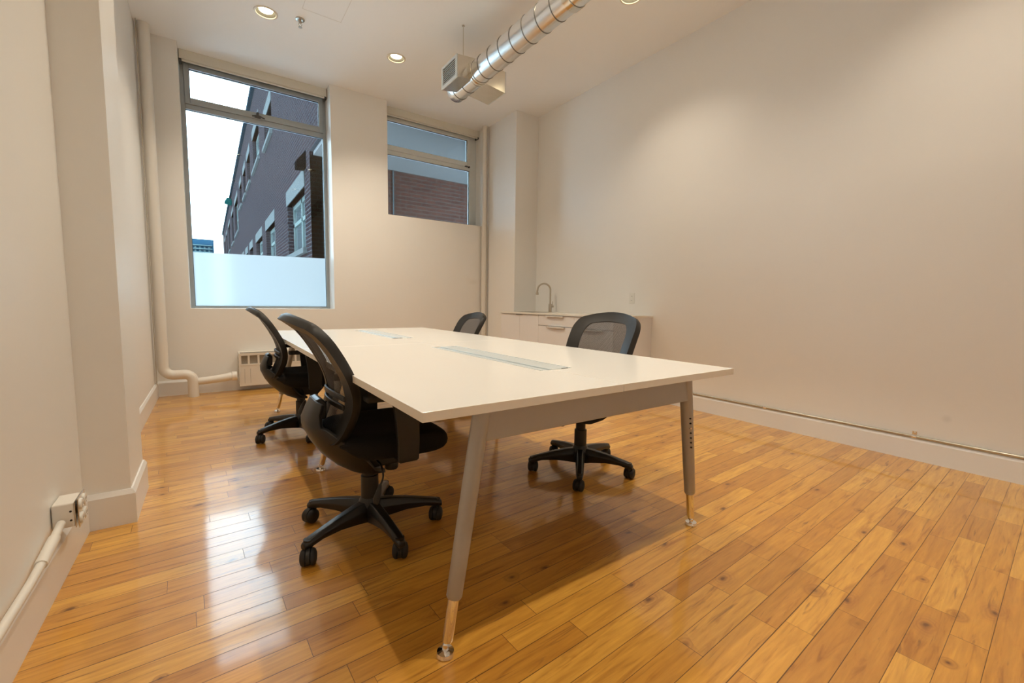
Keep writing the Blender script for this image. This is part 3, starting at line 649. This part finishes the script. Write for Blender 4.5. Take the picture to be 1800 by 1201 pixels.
# diffuser box, with grilles at both ends
t2 = thing('diffuser_box', 'sheet metal diffuser box with slotted grille crossing the end of the duct', 'vent', (DX, 3.75, DZ))
bx0, bx1, by0, by1, bz0, bz1 = 1.885 - DX, 2.40 - DX, -0.15, 0.155, -0.098, 0.092
b = NB()
secs = [(bx0, bz0, bz1), (-0.02, bz0 + 0.03, bz1 + 0.02), (0.04, bz0 + 0.03, bz1 + 0.02), (bx1, bz0, bz1)]
rings = [[b.verts.new((x, by0, z0)), b.verts.new((x, by1, z0)), b.verts.new((x, by1, z1)), b.verts.new((x, by0, z1))] for x, z0, z1 in secs]
for i in range(3):
    for k in range(4): b.faces.new([rings[i][k], rings[i][(k + 1) % 4], rings[i + 1][(k + 1) % 4], rings[i + 1][k]])
obj('sheet_body', b, M['galv_dull'], t2, solid=0.004)
b = NB(); box(b, -0.012, 0.03, by0 - 0.006, by1 + 0.006, bz0 + 0.016, bz0 + 0.024); box(b, -0.012, 0.03, by0 - 0.006, by0 + 0.002, bz0 + 0.02, bz1 + 0.016); obj('flange', b, M['galv_dull'], t2)
for s, xx in ((-1, bx0), (1, bx1)):
    b = NB(); xa, xb = (xx - 0.006, xx + 0.004) if s < 0 else (xx - 0.004, xx + 0.006)
    f = 0.026
    box(b, xa, xb, by0 - 0.003, by0 + f, bz0 - 0.003, bz1 + 0.003); box(b, xa, xb, by1 - f, by1 + 0.003, bz0 - 0.003, bz1 + 0.003)
    box(b, xa, xb, by0 + f, by1 - f, bz0 - 0.003, bz0 + f); box(b, xa, xb, by0 + f, by1 - f, bz1 - f + 0.008, bz1 + 0.003)
    for k in range(8):
        z = bz0 + f + 0.010 + k * 0.0165; box(b, (xx - 0.004 if s < 0 else xx + 0.001), (xx - 0.001 if s < 0 else xx + 0.004), by0 + f, by1 - f, z, z + 0.0045)
    g = obj('grille', b, M['frame_white'], t2)
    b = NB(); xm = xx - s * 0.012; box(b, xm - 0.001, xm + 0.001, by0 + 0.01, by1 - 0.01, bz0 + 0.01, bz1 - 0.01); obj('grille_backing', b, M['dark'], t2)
lathe_b = NB(); lathe(lathe_b, [(DR + 0.004, by0 - 0.012), (DR + 0.014, by0 - 0.012), (DR + 0.014, by0 - 0.002), (DR + 0.004, by0 - 0.002)], (0, 0, 0), 48, 'y', caps=False); obj('collar_ring', lathe_b, M['galv_dull'], t2, smooth=True)

# ------------------------------------------------------------------ work table
TX0, TX1, TY0, TY1, TZ, TT = 0.416, 1.862, 0.973, 4.335, 0.730, 0.026
TCX = 1.150; TCY = 2.655
t = thing('work_table', 'large white bench table with grey splayed legs and chrome feet', 'table', ((TX0 + TX1) / 2, TCY, 0))
cx0 = (TX0 + TX1) / 2
trays = [(1.086, 1.256, 1.345, 2.40), (1.086, 1.256, 3.085, 4.12)]
def panel(x0, x1, y0, y1, notches):
    """desktop quarter with a notch for the cable tray on its inner edge"""
    b = NB()
    for (a0, a1, c0, c1) in notches:
        pass
    cells_x = sorted({x0, x1} | {v for n in notches for v in (n[0], n[1]) if x0 < v < x1}); cells_y = sorted({y0, y1} | {v for n in notches for v in (n[2], n[3]) if y0 < v < y1})
    keep = {}
    for i in range(len(cells_x) - 1):
        for j in range(len(cells_y) - 1):
            mx, my = (cells_x[i] + cells_x[i + 1]) / 2, (cells_y[j] + cells_y[j + 1]) / 2
            keep[(i, j)] = not any(n[0] < mx < n[1] and n[2] < my < n[3] for n in notches)
    vt = {}
    def V(i, j, k):
        if (i, j, k) not in vt: vt[(i, j, k)] = b.verts.new((cells_x[i] - cx0, cells_y[j] - TCY, TZ if k else TZ - TT))
        return vt[(i, j, k)]
    for (i, j), kp in keep.items():
        if not kp: continue
        f = b.faces.new([V(i, j, 1), V(i + 1, j, 1), V(i + 1, j + 1, 1), V(i, j + 1, 1)]); b.faces.new([V(i, j, 0), V(i, j + 1, 0), V(i + 1, j + 1, 0), V(i + 1, j, 0)])
        for di, dj, e in ((-1, 0, ((i, j), (i, j + 1))), (1, 0, ((i + 1, j + 1), (i + 1, j))), (0, -1, ((i + 1, j), (i, j))), (0, 1, ((i, j + 1), (i + 1, j + 1)))):
            if not keep.get((i + di, j + dj), False):
                a, c = e; q = b.faces.new([V(*a, 0), V(*c, 0), V(*c, 1), V(*a, 1)]); q.material_index = 1
    o = obj('tabletop_panel', b, [M['table_top'], M['table_edge']], t)
    bv = o.modifiers.new('bevel', 'BEVEL'); bv.width = 0.0012; bv.segments = 2; bv.limit_method = 'ANGLE'
g = 0.0012
panel(TX0, TCX - g, TY0, TCY - g, [trays[0]]); panel(TCX + g, TX1, TY0, TCY - g, [trays[0]])
panel(TX0, TCX - g, TCY + g, TY1, [trays[1]]); panel(TCX + g, TX1, TCY + g, TY1, [trays[1]])
for (x0, x1, y0, y1) in trays:
    b = NB(); xm = x0 + 0.064
    box(b, x0 + 0.003 - cx0, x1 - 0.003 - cx0, y0 + 0.003 - TCY, y1 - 0.003 - TCY, TZ - 0.012, TZ - 0.004)
    box(b, x0 + 0.002 - cx0, x0 + 0.010 - cx0, y0 + 0.002 - TCY, y1 - 0.002 - TCY, TZ - 0.012, TZ + 0.0008); box(b, x1 - 0.008 - cx0, x1 - 0.002 - cx0, y0 + 0.002 - TCY, y1 - 0.002 - TCY, TZ - 0.012, TZ + 0.0008)
    tr = obj('cable_tray', b, M['alu'], t, bevel=0.0006)
    tr['label'] = 'brushed aluminium cable flap set into the tabletop'
    b = NB(); box(b, xm - cx0, x1 - 0.012 - cx0, y0 + 0.006 - TCY, y1 - 0.006 - TCY, TZ - 0.004, TZ + 0.0006); obj('flap', b, M['alu'], tr, bevel=0.0015)
    b = NB(); box(b, xm - 0.010 - cx0, xm - 0.002 - cx0, y0 + 0.006 - TCY, y1 - 0.006 - TCY, TZ - 0.004, TZ + 0.0012); obj('brush_strip', b, M['alu'], tr, bevel=0.001)
    if y0 > 2:
        b = NB(); box(b, x0 + 0.004 - cx0, x0 + 0.082 - cx0, y0 + 0.003 - TCY, y0 + 0.030 - TCY, TZ - 0.004, TZ + 0.0010); obj('cable_slot', b, M['dark'], tr)
    for yk in (y0 + 0.004, y1 - 0.04):
        b = NB(); box(b, x1 - 0.055 - cx0, x1 - 0.02 - cx0, (yk if yk > y0 + .1 else yk) - TCY, yk + 0.006 - TCY, TZ - 0.003, TZ + 0.0008); obj('finger_slot', b, M['dark'], tr)
# end frames
def lerp(a, c, s): return Vector(a) * (1 - s) + Vector(c) * s
frames = [(1.060, (0.640, 0.511, 1.040), (1.640, 1.770, 1.080)), (2.655, (0.640, 0.500, 2.670), (1.640, 1.770, 2.70)), (4.26, (0.620, 0.462, 4.33), (1.640, 1.770, 4.27))]
for fi, (fy, Lg, Rg) in enumerate(frames):
    b = NB(); zt, zb = TZ - TT, 0.598
    def xat(Gd, z, sgn): return Gd[0] + (Gd[1] - Gd[0]) * (zt - z) / zt
    hw = 0.016
    poly = [(xat(Lg, zt, 1) - cx0 + 0.01, zt), (xat(Rg, zt, 1) - cx0 - 0.01, zt), (xat(Rg, zb, 1) - cx0, zb), (xat(Lg, zb, 1) - cx0, zb)]
    prism(b, poly, 'y', fy - hw - TCY, fy + hw - TCY); obj('end_beam', b, M['leg_grey'], t, bevel=0.003)
    for Gd in (Lg, Rg):
        top = Vector((Gd[0] - cx0, fy - TCY, zt - 0.001)); foot = Vector((Gd[1] - cx0, Gd[2] - TCY, 0.0))
        pt = lambda z: foot + (top - foot) * (z / (zt - 0.001))
        b = NB()
        # tapered oval tube flattened across the frame, wider on top
        pts = [pt(zt - 0.001), pt(0.5), pt(0.3), pt(0.165), pt(0.160)]; rads = [0.0265, 0.0255, 0.0245, 0.0230, 0.0205]
        tube(b, pts, rads, 24); lg = obj('leg', b, M['leg_grey'], t, smooth=True, angle=50)
        b = NB(); tube(b, [pt(0.175), pt(0.045), pt(0.030)], [0.0165, 0.0165, 0.010], 20)
        o = obj('chrome_sleeve', b, M['chrome'], lg, smooth=True, angle=50); o['label'] = 'polished chrome lower end of the leg'
        b = NB(); lathe(b, [(0.024, 0.0), (0.026, 0.004), (0.024, 0.014), (0.009, 0.018), (0.008, 0.034)], foot, 24); obj('levelling_foot', b, M['chrome'], lg, smooth=True)
        if fi == 0:
            for k in range(7):
                z = 0.52 - k * 0.022 if k != 2 else 0.476
                c = pt(z) + Vector((0, -1, 0)) * (0.0242 + (z - 0.4) * 0.004); b = NB(); sx = -0.012 if Gd is Rg else 0.012
                lathe(b, [(0.0001, -0.002), (0.0035 if k != 2 else 0.005, -0.002), (0.0035 if k != 2 else 0.005, 0.004)], c + Vector((sx, 0, 0)), 10, 'y')
                if Gd is Rg: obj('screw' if k == 2 else 'pin_hole', b, M['chrome'] if k == 2 else M['dark'], lg)
                else: b.free()
b = NB()
for x in (1.02, 1.32): box(b, x - 0.02 - cx0, x + 0.02 - cx0, 1.07 - TCY, 4.25 - TCY, TZ - TT - 0.045, TZ - TT - 0.002)
obj('long_rail', b, M['leg_grey'], t, bevel=0.002)

# ------------------------------------------------------------------ office chairs
def chair_proto(phase):
    root = thing('office_chair', 'x', 'chair', (0, 0, 0), 0, 'black mesh office chairs')
    # five star base
    for k in range(5):
        a = phase + k * 2 * PI / 5; ca, sa = math.cos(a), math.sin(a)
        def P(r, s, z): return Vector((ca * r - sa * s, sa * r + ca * s, z))
        b = NB(); secs = [(0.020, 0.034, 0.050, 0.142), (0.08, 0.030, 0.062, 0.138), (0.16, 0.026, 0.074, 0.126), (0.24, 0.023, 0.074, 0.110), (0.290, 0.021, 0.064, 0.099), (0.316, 0.015, 0.060, 0.084)]
        rings = []
        for r, w, z0, z1 in secs:
            zm = z0 + (z1 - z0) * 0.6
            rings.append([b.verts.new(P(r, -w * 0.8, z0)), b.verts.new(P(r, w * 0.8, z0)), b.verts.new(P(r, w, zm)), b.verts.new(P(r, w * 0.55, z1)), b.verts.new(P(r, -w * 0.55, z1)), b.verts.new(P(r, -w, zm))])
        for i in range(len(rings) - 1):
            for q in range(6): b.faces.new([rings[i][q], rings[i][(q + 1) % 6], rings[i + 1][(q + 1) % 6], rings[i + 1][q]])
        b.faces.new(rings[0]); b.faces.new(rings[-1])
        sp = obj('base_spoke', b, M['black_gloss'], root, bevel=0.004, angle=25)
        # twin wheel caster
        rot = a + 0.9 + k * 1.7; c = P(0.292, 0, 0.0); off = Vector((math.cos(rot), math.sin(rot), 0)) * 0.016; side = Vector((-math.sin(rot), math.cos(rot), 0))
        b = NB(); tube(b, [c + Vector((0, 0, 0.040)), c + Vector((0, 0, 0.094))], [0.013, 0.018], 14)
        tube(b, [c + off + side * -0.0075 + Vector((0, 0, 0.034)), c + off + side * 0.0075 + Vector((0, 0, 0.034))], 0.0315, 24)
        cs = obj('caster', b, M['black'], root, smooth=True, angle=50)
        for s in (-1, 1):
            b = NB(); zz = Vector((0, 0, 0.0312)); q = lambda d: c + off + side * (s * d) + zz
            tube(b, [q(0.009), q(0.010), q(0.019), q(0.026), q(0.030)], [0.029, 0.0312, 0.0312, 0.026, 0.014], 24); obj('wheel', b, M['rubber'], cs, smooth=True, angle=40)
    b = NB(); lathe(b, [(0.030, 0.055), (0.044, 0.065), (0.050, 0.10), (0.047, 0.138), (0.038, 0.155)], (0, 0, 0), 28); obj('hub', b, M['black_gloss'], root, smooth=True)
    b = NB(); lathe(b, [(0.037, 0.12), (0.0365, 0.250), (0.032, 0.252)], (0, 0, 0), 28); lathe(b, [(0.029, 0.24), (0.029, 0.315)], (0, 0, 0), 24); lathe(b, [(0.014, 0.31), (0.014, 0.36)], (0, 0, 0), 20)
    obj('gas_column', b, M['black'], root, smooth=True, angle=50)
    # mechanism
    b = NB(); prism(b, [(-0.08, 0.304), (0.11, 0.304), (0.15, 0.350), (0.15, 0.390), (-0.17, 0.390)], 'y', -0.075, 0.075); mech = obj('tilt_mechanism', b, M['black'], root, bevel=0.006)
    b = NB(); lathe(b, [(0.026, 0.272), (0.029, 0.278), (0.029, 0.310), (0.024, 0.318)], (0.085, -0.035, 0), 20); obj('tension_knob', b, M['black'], mech, smooth=True)
    b = NB(); tube(b, smooth_path([(0.00, -0.07, 0.345), (0.010, -0.125, 0.330), (0.010, -0.150, 0.29), (-0.006, -0.158, 0.255)], 5), 0.004, 8)
    tube(b, [(-0.004, -0.157, 0.262), (-0.012, -0.160, 0.235), (-0.022, -0.162, 0.205), (-0.026, -0.162, 0.188)], [0.006, 0.012, 0.016, 0.010], 12, sx=0.5); obj('height_lever', b, M['black'], mech, smooth=True)
    # seat cushion
    b = NB(); nx, ny = 15, 15; top = []; bot = []
    def hw(u):                                 # half width along depth, u 0 back .. 1 front
        return 0.205 + 0.035 * math.sin(PI * min(1, u * 1.15) ** 0.8) if u < 0.87 else 0.232
    def seatp(i, j, k):
        u = i / (nx - 1); v = j / (ny - 1) * 2 - 1
        # superellipse outline
        X = -0.165 + 0.425 * u; e = (abs(2 * u - 1)) ** 5
        w = (0.245) * (1 - 0.16 * e) * (1 - 0.06 * (1 - u)); Y = v * w
        ef = max(abs(2 * u - 1), abs(v)); rnd = max(0, 1 - ((1 - ef) / 0.14)) if ef > 0.86 else 0
        X += (-0.012 * (v ** 4)) if u > 0.5 else (0.02 * v ** 4)
        drop = 0.010 * (u ** 8)
        if k: Z = 0.482 - 0.012 * rnd ** 2 * 1.2 - drop - 0.010 * math.cos(v * PI / 2) * math.sin(PI * u) + 0.006 * abs(v)
        else: Z = 0.376 + 0.006 * rnd ** 2 + 0.045 * max(0.0, 1 - u / 0.22) ** 1.5 + 0.012 * (1 - u)
        return (X, Y, Z)
    T_ = [[b.verts.new(seatp(i, j, 1)) for j in range(ny)] for i in range(nx)]; B_ = [[b.verts.new(seatp(i, j, 0)) for j in range(ny)] for i in range(nx)]
    for i in range(nx - 1):
        for j in range(ny - 1):
            b.faces.new([T_[i][j], T_[i + 1][j], T_[i + 1][j + 1], T_[i][j + 1]]); b.faces.new([B_[i][j], B_[i][j + 1], B_[i + 1][j + 1], B_[i + 1][j]])
    per = [(i, 0) for i in range(nx)] + [(nx - 1, j) for j in range(1, ny)] + [(i, ny - 1) for i in range(nx - 2, -1, -1)] + [(0, j) for j in range(ny - 2, 0, -1)]
    mid = []
    for (i, j) in per:
        a = T_[i][j].co; c = B_[i][j].co; m_ = (a + c) / 2; o_ = Vector((m_.x, m_.y, 0)); o_ = Vector((o_.x * 1.0, o_.y, 0)); 
        ox_, oy_ = 0.024 * (1 if m_.x > 0.2 else (-1 if m_.x < -0.15 else 0)), 0.018 * (1 if j == ny - 1 else (-1 if j == 0 else 0))
        mid.append((b.verts.new((m_.x + ox_, m_.y + oy_, a.z * 0.78 + c.z * 0.22)), b.verts.new((m_.x + ox_, m_.y + oy_, a.z * 0.24 + c.z * 0.76))))
    for q in range(len(per)):
        i, j = per[q]; i2, j2 = per[(q + 1) % len(per)]
        M1, M2 = mid[q], mid[(q + 1) % len(per)]
        b.faces.new([T_[i][j], T_[i2][j2], M2[0], M1[0]]); b.faces.new([M1[0], M2[0], M2[1], M1[1]]); b.faces.new([M1[1], M2[1], B_[i2][j2], B_[i][j]])
    obj('seat', b, M['fabric'], root, smooth=True, subsurf=1)
    # backrest surface
    prof = [(-0.205, 0.445), (-0.180, 0.51), (-0.155, 0.575), (-0.150, 0.64), (-0.166, 0.705), (-0.195, 0.77), (-0.232, 0.835), (-0.272, 0.895), (-0.312, 0.945)]
    sm = smooth_path([(p[0], 0, p[1]) for p in prof], 6)
    def prof_at(s):
        f = max(0, min(1, s)) * (len(sm) - 1); i = min(int(f), len(sm) - 2); return sm[i].lerp(sm[i + 1], f - i)
    def wid(s): return 0.188 + 0.047 * math.sin(min(1.0, s * 1.25) * PI / 2)
    def wrap(s): return 0.050 - 0.005 * s
    def surf(u, s):
        """u -1..1 across, s 0..1 upward; top edge arched"""
        top = 1 - 0.115 * abs(u) ** 2.0; s2 = s * top; p = prof_at(s2); w = wid(s)
        return Vector((p.x + wrap(s) * abs(u) ** 2.0, u * w, p.z))
    # perimeter loop of the frame in (u,s)
    def loop(mu, ms, n=14):
        pts = []; U = 1 - mu; S0 = 0.02 + ms * 0.6; S1 = 1 - ms; rc = 0.16
        def corner(cu, cs, a0, a1):
            for k in range(n + 1):
                a = a0 + (a1 - a0) * k / n; pts.append((cu + rc * 1.15 * math.cos(a), cs + rc * math.sin(a)))
        corner(U - rc * 1.15, S1 - rc, 0, PI / 2)
        for k in range(1, 10): f = k / 10; pts.append(((U - rc * 1.15) * (1 - 2 * f), S1))
        corner(-(U - rc * 1.15), S1 - rc, PI / 2, PI)
        for k in range(1, 14): f = k / 14; pts.append((-U, (S1 - rc) * (1 - f) + (S0 + rc) * f))
        corner(-(U - rc * 1.15), S0 + rc, PI, 1.5 * PI)
        for k in range(1, 10): f = k / 10; pts.append((-(U - rc * 1.15) * (1 - 2 * f), S0))
        corner(U - rc * 1.15, S0 + rc, 1.5 * PI, 2 * PI)
        for k in range(1, 14): f = k / 14; pts.append((U, (S0 + rc) * (1 - f) + (S1 - rc) * f))
        return pts
    lo_ = loop(0.0, 0.0); li_ = loop(0.31, 0.13); n = len(lo_)
    def nrm(u, s):
        d1 = surf(min(1, u + 0.02), s) - surf(max(-1, u - 0.02), s); d2 = surf(u, min(1, s + 0.02)) - surf(u, max(0, s - 0.02)); q = d2.cross(d1)
        return q.normalized() if q.length > 1e-9 else Vector((-1, 0, 0))
    b = NB(); rings = []
    for (uo, so), (ui, si) in zip(lo_, li_):
        O = surf(uo, so); I = surf(ui, si); N = nrm(uo * 0.98, so); Ni = nrm(ui, si)
        if N.x > 0: N = -N
        if Ni.x > 0: Ni = -Ni
        outd = (O - I).normalized()
        rings.append([b.verts.new(q) for q in (O - N * 0.012 + outd * 0.0, O + outd * 0.006 + N * 0.004, O + N * 0.026 + outd * 0.002, O.lerp(I, 0.25) + N * 0.020, I + Ni * 0.008, I - Ni * 0.002, O.lerp(I, 0.3) - N * 0.006)])
    for i in range(n):
        A, B2 = rings[i], rings[(i + 1) % n]
        for q in range(7): b.faces.new([A[q], A[(q + 1) % 7], B2[(q + 1) % 7], B2[q]])
    bf = obj('backrest_frame', b, M['black'], root, smooth=True, angle=60)
    # mesh panel
    b = NB(); uvl = b.loops.layers.uv.new('UVMap'); nu, nv = 16, 26; G = []
    for j in range(nv + 1):
        G.append([b.verts.new(surf(-0.80 + 1.60 * i / nu, 0.05 + 0.88 * j / nv)) for i in range(nu + 1)])
    for j in range(nv):
        for i in range(nu):
            f = b.faces.new([G[j][i], G[j][i + 1], G[j + 1][i + 1], G[j + 1][i]])
            for lp_, (a_, c_) in zip(f.loops, ((i, j), (i + 1, j), (i + 1, j + 1), (i, j + 1))): lp_[uvl].uv = (a_ / nu, c_ / nv)
    ms = obj('mesh_panel', b, M['mesh'], root, smooth=True, angle=180)
    # lumbar bar behind the mesh
    b = NB()
    for dz in (0.0, 0.035):
        rows = []
        for i in range(13):
            u = -0.72 + 1.44 * i / 12; p = surf(u, 0.30 + dz * 2); rows.append([b.verts.new(p + Vector((-0.006, 0, -0.012))), b.verts.new(p + Vector((-0.006, 0, 0.012))), b.verts.new(p + Vector((-0.016, 0, 0.010))), b.verts.new(p + Vector((-0.016, 0, -0.010)))])
        for i in range(12):
            for q in range(4): b.faces.new([rows[i][q], rows[i][(q + 1) % 4], rows[i + 1][(q + 1) % 4], rows[i + 1][q]])
        b.faces.new(rows[0]); b.faces.new(rows[-1])
    obj('lumbar_support', b, M['black'], root, bevel=0.003)
    b = NB()
    prism(b, [(-0.222, 0.535), (-0.180, 0.535), (-0.178, 0.60), (-0.20, 0.62), (-0.222, 0.61)], 'y', -0.055, 0.055); obj('back_bracket', b, M['black_gloss'], root, bevel=0.006)
    # lower shell that carries the back and runs under the seat
    cs = [(-.213,.608,.100,.015), (-.232,.572,.115,.020), (-.250,.530,.135,.035), (-.249,.505,.150,.050), (-.226,.450,.180,.072), (-.195,.402,.200,.086), (-.145,.352,.205,.086), (-.090,.314,.190,.070), (-.030,.286,.150,.040), (.035,.283,.100,.010)]
    b = NB(); rows = []; nn = 16
    for q, (x, z, w, off) in enumerate(cs):
        pa = cs[max(0, q - 1)]; pb = cs[min(len(cs) - 1, q + 1)]; dd = Vector((pb[0] - pa[0], pb[1] - pa[1])).normalized(); nv_ = Vector((-dd.y, dd.x))
        rows.append([b.verts.new((x + nv_.x * off * abs(u) ** 3.2, u * w, z + nv_.y * off * abs(u) ** 3.2)) for u in [(-1 + 2 * k / nn) for k in range(nn + 1)]])
    for i in range(len(rows) - 1):
        for k in range(nn): b.faces.new([rows[i][k], rows[i][k + 1], rows[i + 1][k + 1], rows[i + 1][k]])
    sh = obj('back_shell', b, M['black'], root, smooth=True, angle=70); sd = sh.modifiers.new('solid', 'SOLIDIFY'); sd.thickness = 0.018; sd.offset = 0
    bv = sh.modifiers.new('bevel', 'BEVEL'); bv.width = 0.005; bv.segments = 2; bv.limit_method = 'ANGLE'; bv.angle_limit = math.radians(50)
    # arms
    for s in (-1, 1):
        b = NB(); yA = s * 0.262
        secs = [(0.03, 0.115, 0.380), (0.03, 0.118, 0.46), (0.022, 0.118, 0.56), (0.012, 0.125, 0.630)]
        rings = []
        for x0, x1, z in secs: rings.append([b.verts.new((x0, yA - 0.013, z)), b.verts.new((x1, yA - 0.013, z)), b.verts.new((x1, yA + 0.013, z)), b.verts.new((x0, yA + 0.013, z))])
        for i in range(3):
            for q in range(4): b.faces.new([rings[i][q], rings[i][(q + 1) % 4], rings[i + 1][(q + 1) % 4], rings[i + 1][q]])
        b.faces.new(rings[0]); b.faces.new(rings[-1])
        y0, y1 = sorted((s * 0.12, s * 0.275)); box(b, 0.035, 0.110, y0, y1, 0.376, 0.392)
        ar = obj('armrest', b, M['black'], root, bevel=0.005)
        b = NB(); prism(b, [(-0.09, yA - 0.03), (0.13, yA - 0.036), (0.155, yA - 0.02), (0.155, yA + 0.02), (0.13, yA + 0.036), (-0.09, yA + 0.03)], 'z', 0.630, 0.655); obj('arm_pad', b, M['rubber'], ar, bevel=0.008, seg=3)
    return root
protoA = chair_proto(math.radians(-157))
protoA.location = (0.542, 1.842, 0); protoA['label'] = 'black mesh office chair nearest the viewer, pushed under the left side of the table'
chB = copy_tree(protoA); chB.location = (0.535, 3.52, 0); chB.rotation_euler = (0, 0, math.radians(-4)); chB['label'] = 'black mesh office chair on the left side of the table, farther chair by the radiator'
protoC = chair_proto(math.radians(-178)); protoC.location = (1.802, 1.843, 0); protoC.rotation_euler = (0, 0, math.radians(188)); protoC['label'] = 'black mesh office chair on the right side of the table, nearer chair before the cabinet'
for ch in protoC.children:
    if ch.name.split('.')[0] in ('seat', 'armrest', 'tilt_mechanism', 'back_shell'): ch.location.z += 0.024 if ch.name.split('.')[0] != 'tilt_mechanism' else 0.040
chD = copy_tree(protoC); chD.location = (1.90, 3.74, 0); chD.rotation_euler = (0, 0, math.radians(178))
for ch in chD.children:
    if ch.name.split('.')[0] not in ('base_spoke', 'caster', 'hub', 'gas_column'): ch.location.z -= 0.045
chD['category'] = 'chair'; chD['label'] = 'black mesh office chair farthest from the viewer, only its blue sheened top above the table'

# ------------------------------------------------------------------ outside
b = NB(); box(b, -60, 60, YO + 0.0, 160, -0.85, -0.60); struct(obj('ground', b, M['concrete']), 'pavement outside the windows', 'ground')
X0 = 1.508; YC = 8.30; ZS = 3.50; ROOF = 8.02; YE = 58.0
root = thing('brick_building', 'long brown brick building receding outside the tall window', 'building', (X0, YC, -0.6))
def bpart(name, b, m, parent=None, **k):
    b.transform(Matrix.Translation((-X0, -YC, 0.6))); return obj(name, b, m, parent or root, **k)
wins = [(8.85, 10.98, 1.97, 3.08)] + [(y0, y1, 1.97, 3.10) for y0, y1 in ((13.25, 15.4), (16.55, 18.8), (20.25, 21.85), (22.9, 24.5), (25.5, 26.9), (29.0, 31.0), (34, 36))]
upper = [(13.2, 14.9, 5.40, 6.15), (16.5, 18.8, 5.62, 6.75), (20.15, 21.8, 5.66, 6.75), (22.7, 24.2, 5.68, 6.75), (25.5, 27.1, 5.72, 6.75), (29.0, 32.4, 4.90, 6.75), (34.3, 37.1, 4.86, 6.8), (39.9, 43.2, 4.86, 6.8), (46, 48.8, 4.86, 6.8), (51, 54, 4.86, 6.8)]
def facade():
    b = NB(); dep = 0.22
    ys = sorted({YC, YE} | {v for w in wins + upper for v in w[:2]})
    zs = sorted({-0.6, ROOF, ZS} | {v for w in wins + upper for v in w[2:]})
    for i in range(len(ys) - 1):
        col = [w for w in wins + upper if w[0] < (ys[i] + ys[i + 1]) / 2 < w[1]]
        z = -0.6
        for w in sorted(col, key=lambda q: q[2]):
            box(b, X0, X0 + dep, ys[i], ys[i + 1], z, w[2]); z = w[3]
        box(b, X0, X0 + dep, ys[i], ys[i + 1], z, ROOF)
    bmesh.ops.remove_doubles(b, verts=b.verts, dist=1e-4)
    box(b, X0 + 0.4, X0 + 12, YC + 0.4, YE, -0.6, ROOF - 0.1)          # core behind
    return b
bpart('facade', facade(), M['brick'])
b = NB(); box(b, X0 + 0.001, X0 + 12, YC, YC + 0.4, -0.6, ZS); o = bpart('return_wall', b, M['brick_red']); o['label'] = 'red brick wall under the overhang'
b = NB(); box(b, X0, X0 + 12, YO + 0.02, YC, ZS + 0.06, ROOF); bpart('overhang', b, M['brick'])
b = NB(); box(b, X0 + 0.06, X0 + 12, YO + 0.02, YC + 0.0, ZS, ZS + 0.06); o = bpart('soffit', b, M['soffit']); o['label'] = 'grey soffit of the overhang'
b = NB(); box(b, X0 - 0.10, X0 + 12, YO + 0.02, YE, ROOF, ROOF + 0.16); bpart('roof_edge', b, M['roof_edge'])
b = NB(); box(b, X0 + 1.455, X0 + 1.475, YC - 0.03, YC, -0.6, ZS); bpart('downpipe', b, M['lintel'])
for k, (y0, y1, z0, z1) in enumerate(wins + upper):
    low = k < len(wins)
    b = NB(); rect_frame(b, y0, y1, z0, z1, 0, 1, 0.09)
    for v in b.verts: v.co = Vector((X0 + 0.12 + v.co.y * 0.06, v.co.x, v.co.z))
    ym = (y0 + y1) / 2; box(b, X0 + 0.12, X0 + 0.18, ym - 0.05, ym + 0.05, z0, z1); zt_ = z0 + (z1 - z0) * (0.62 if low else 0.5); box(b, X0 + 0.12, X0 + 0.18, y0, y1, zt_ - 0.04, zt_ + 0.04)
    wf = bpart('facade_window', b, M['ext_frame'])
    b = NB(); box(b, X0 + 0.15, X0 + 0.16, y0 + 0.05, y1 - 0.05, z0 + 0.05, z1 - 0.05); bpart('pane', b, M['far_glass'], root).name = 'window_pane'
    b = NB(); box(b, X0 - 0.015, X0 + 0.1, y0 - 0.05, y1 + 0.05, z1, z1 + 0.30); bpart('lintel', b, M['lintel'])
    b = NB(); box(b, X0 - 0.07, X0 + 0.14, y0 - 0.1, y1 + 0.1, z0 - 0.10, z0); bpart('window_sill', b, M['lintel'])
b = NB(); prism(b, [(X0 - 0.155, 3.34), (X0, 3.35), (X0, 3.67), (X0 - 0.155, 3.46)], 'y', 8.63, 8.85)
o = obj('wall_floodlight', b, M['fixture_black'], bevel=0.01); tag(o, 'black wedge shaped lamp on the brick wall outside the tall window', 'lamp')
b = NB(); prism(b, [(X0 - 0.42, 7.55), (X0, 7.45), (X0, 7.75), (X0 - 0.25, 7.85)], 'y', 35.4, 36.3)
tag(obj('wall_vent_hood', b, M['green_metal'], bevel=0.03), 'small green metal hood high on the distant brick facade', 'vent')
t = thing('tower_block', 'distant pale blue high rise tower, left in the tall window', 'building', (-1.5, 60, -0.6))
b = NB(); box(b, 0, 2.15, 0, 3, 0, 7.65 + 0.6); obj('tower_body', b, mat('tower_glass_blue', (0.0117, 0.0494, 0.0806), 0.4, spec=0.0, noise=0.1), t)
b = NB(); box(b, 0.05, 2.1, -0.03, 0, 7.65, 8.20); obj('crown', b, mat('tower_crown', (0.0182, 0.0585, 0.0975), 0.4, spec=0.0, noise=0.1), t)
b = NB()
for k in range(8): 
    box(b, -0.12, 2.0, -0.35, 0.0, 7.52 - k * 0.38, 7.60 - k * 0.38)
    for q in range(5): box(b, -0.05 + q * 0.42, 0.12 + q * 0.42, -0.10, 0.0, 7.24 - k * 0.38, 7.45 - k * 0.38)
obj('balconies', b, mat('tower_balcony', (0.0975, 0.1495, 0.156), 0.5, spec=0.0, noise=0.1), t)
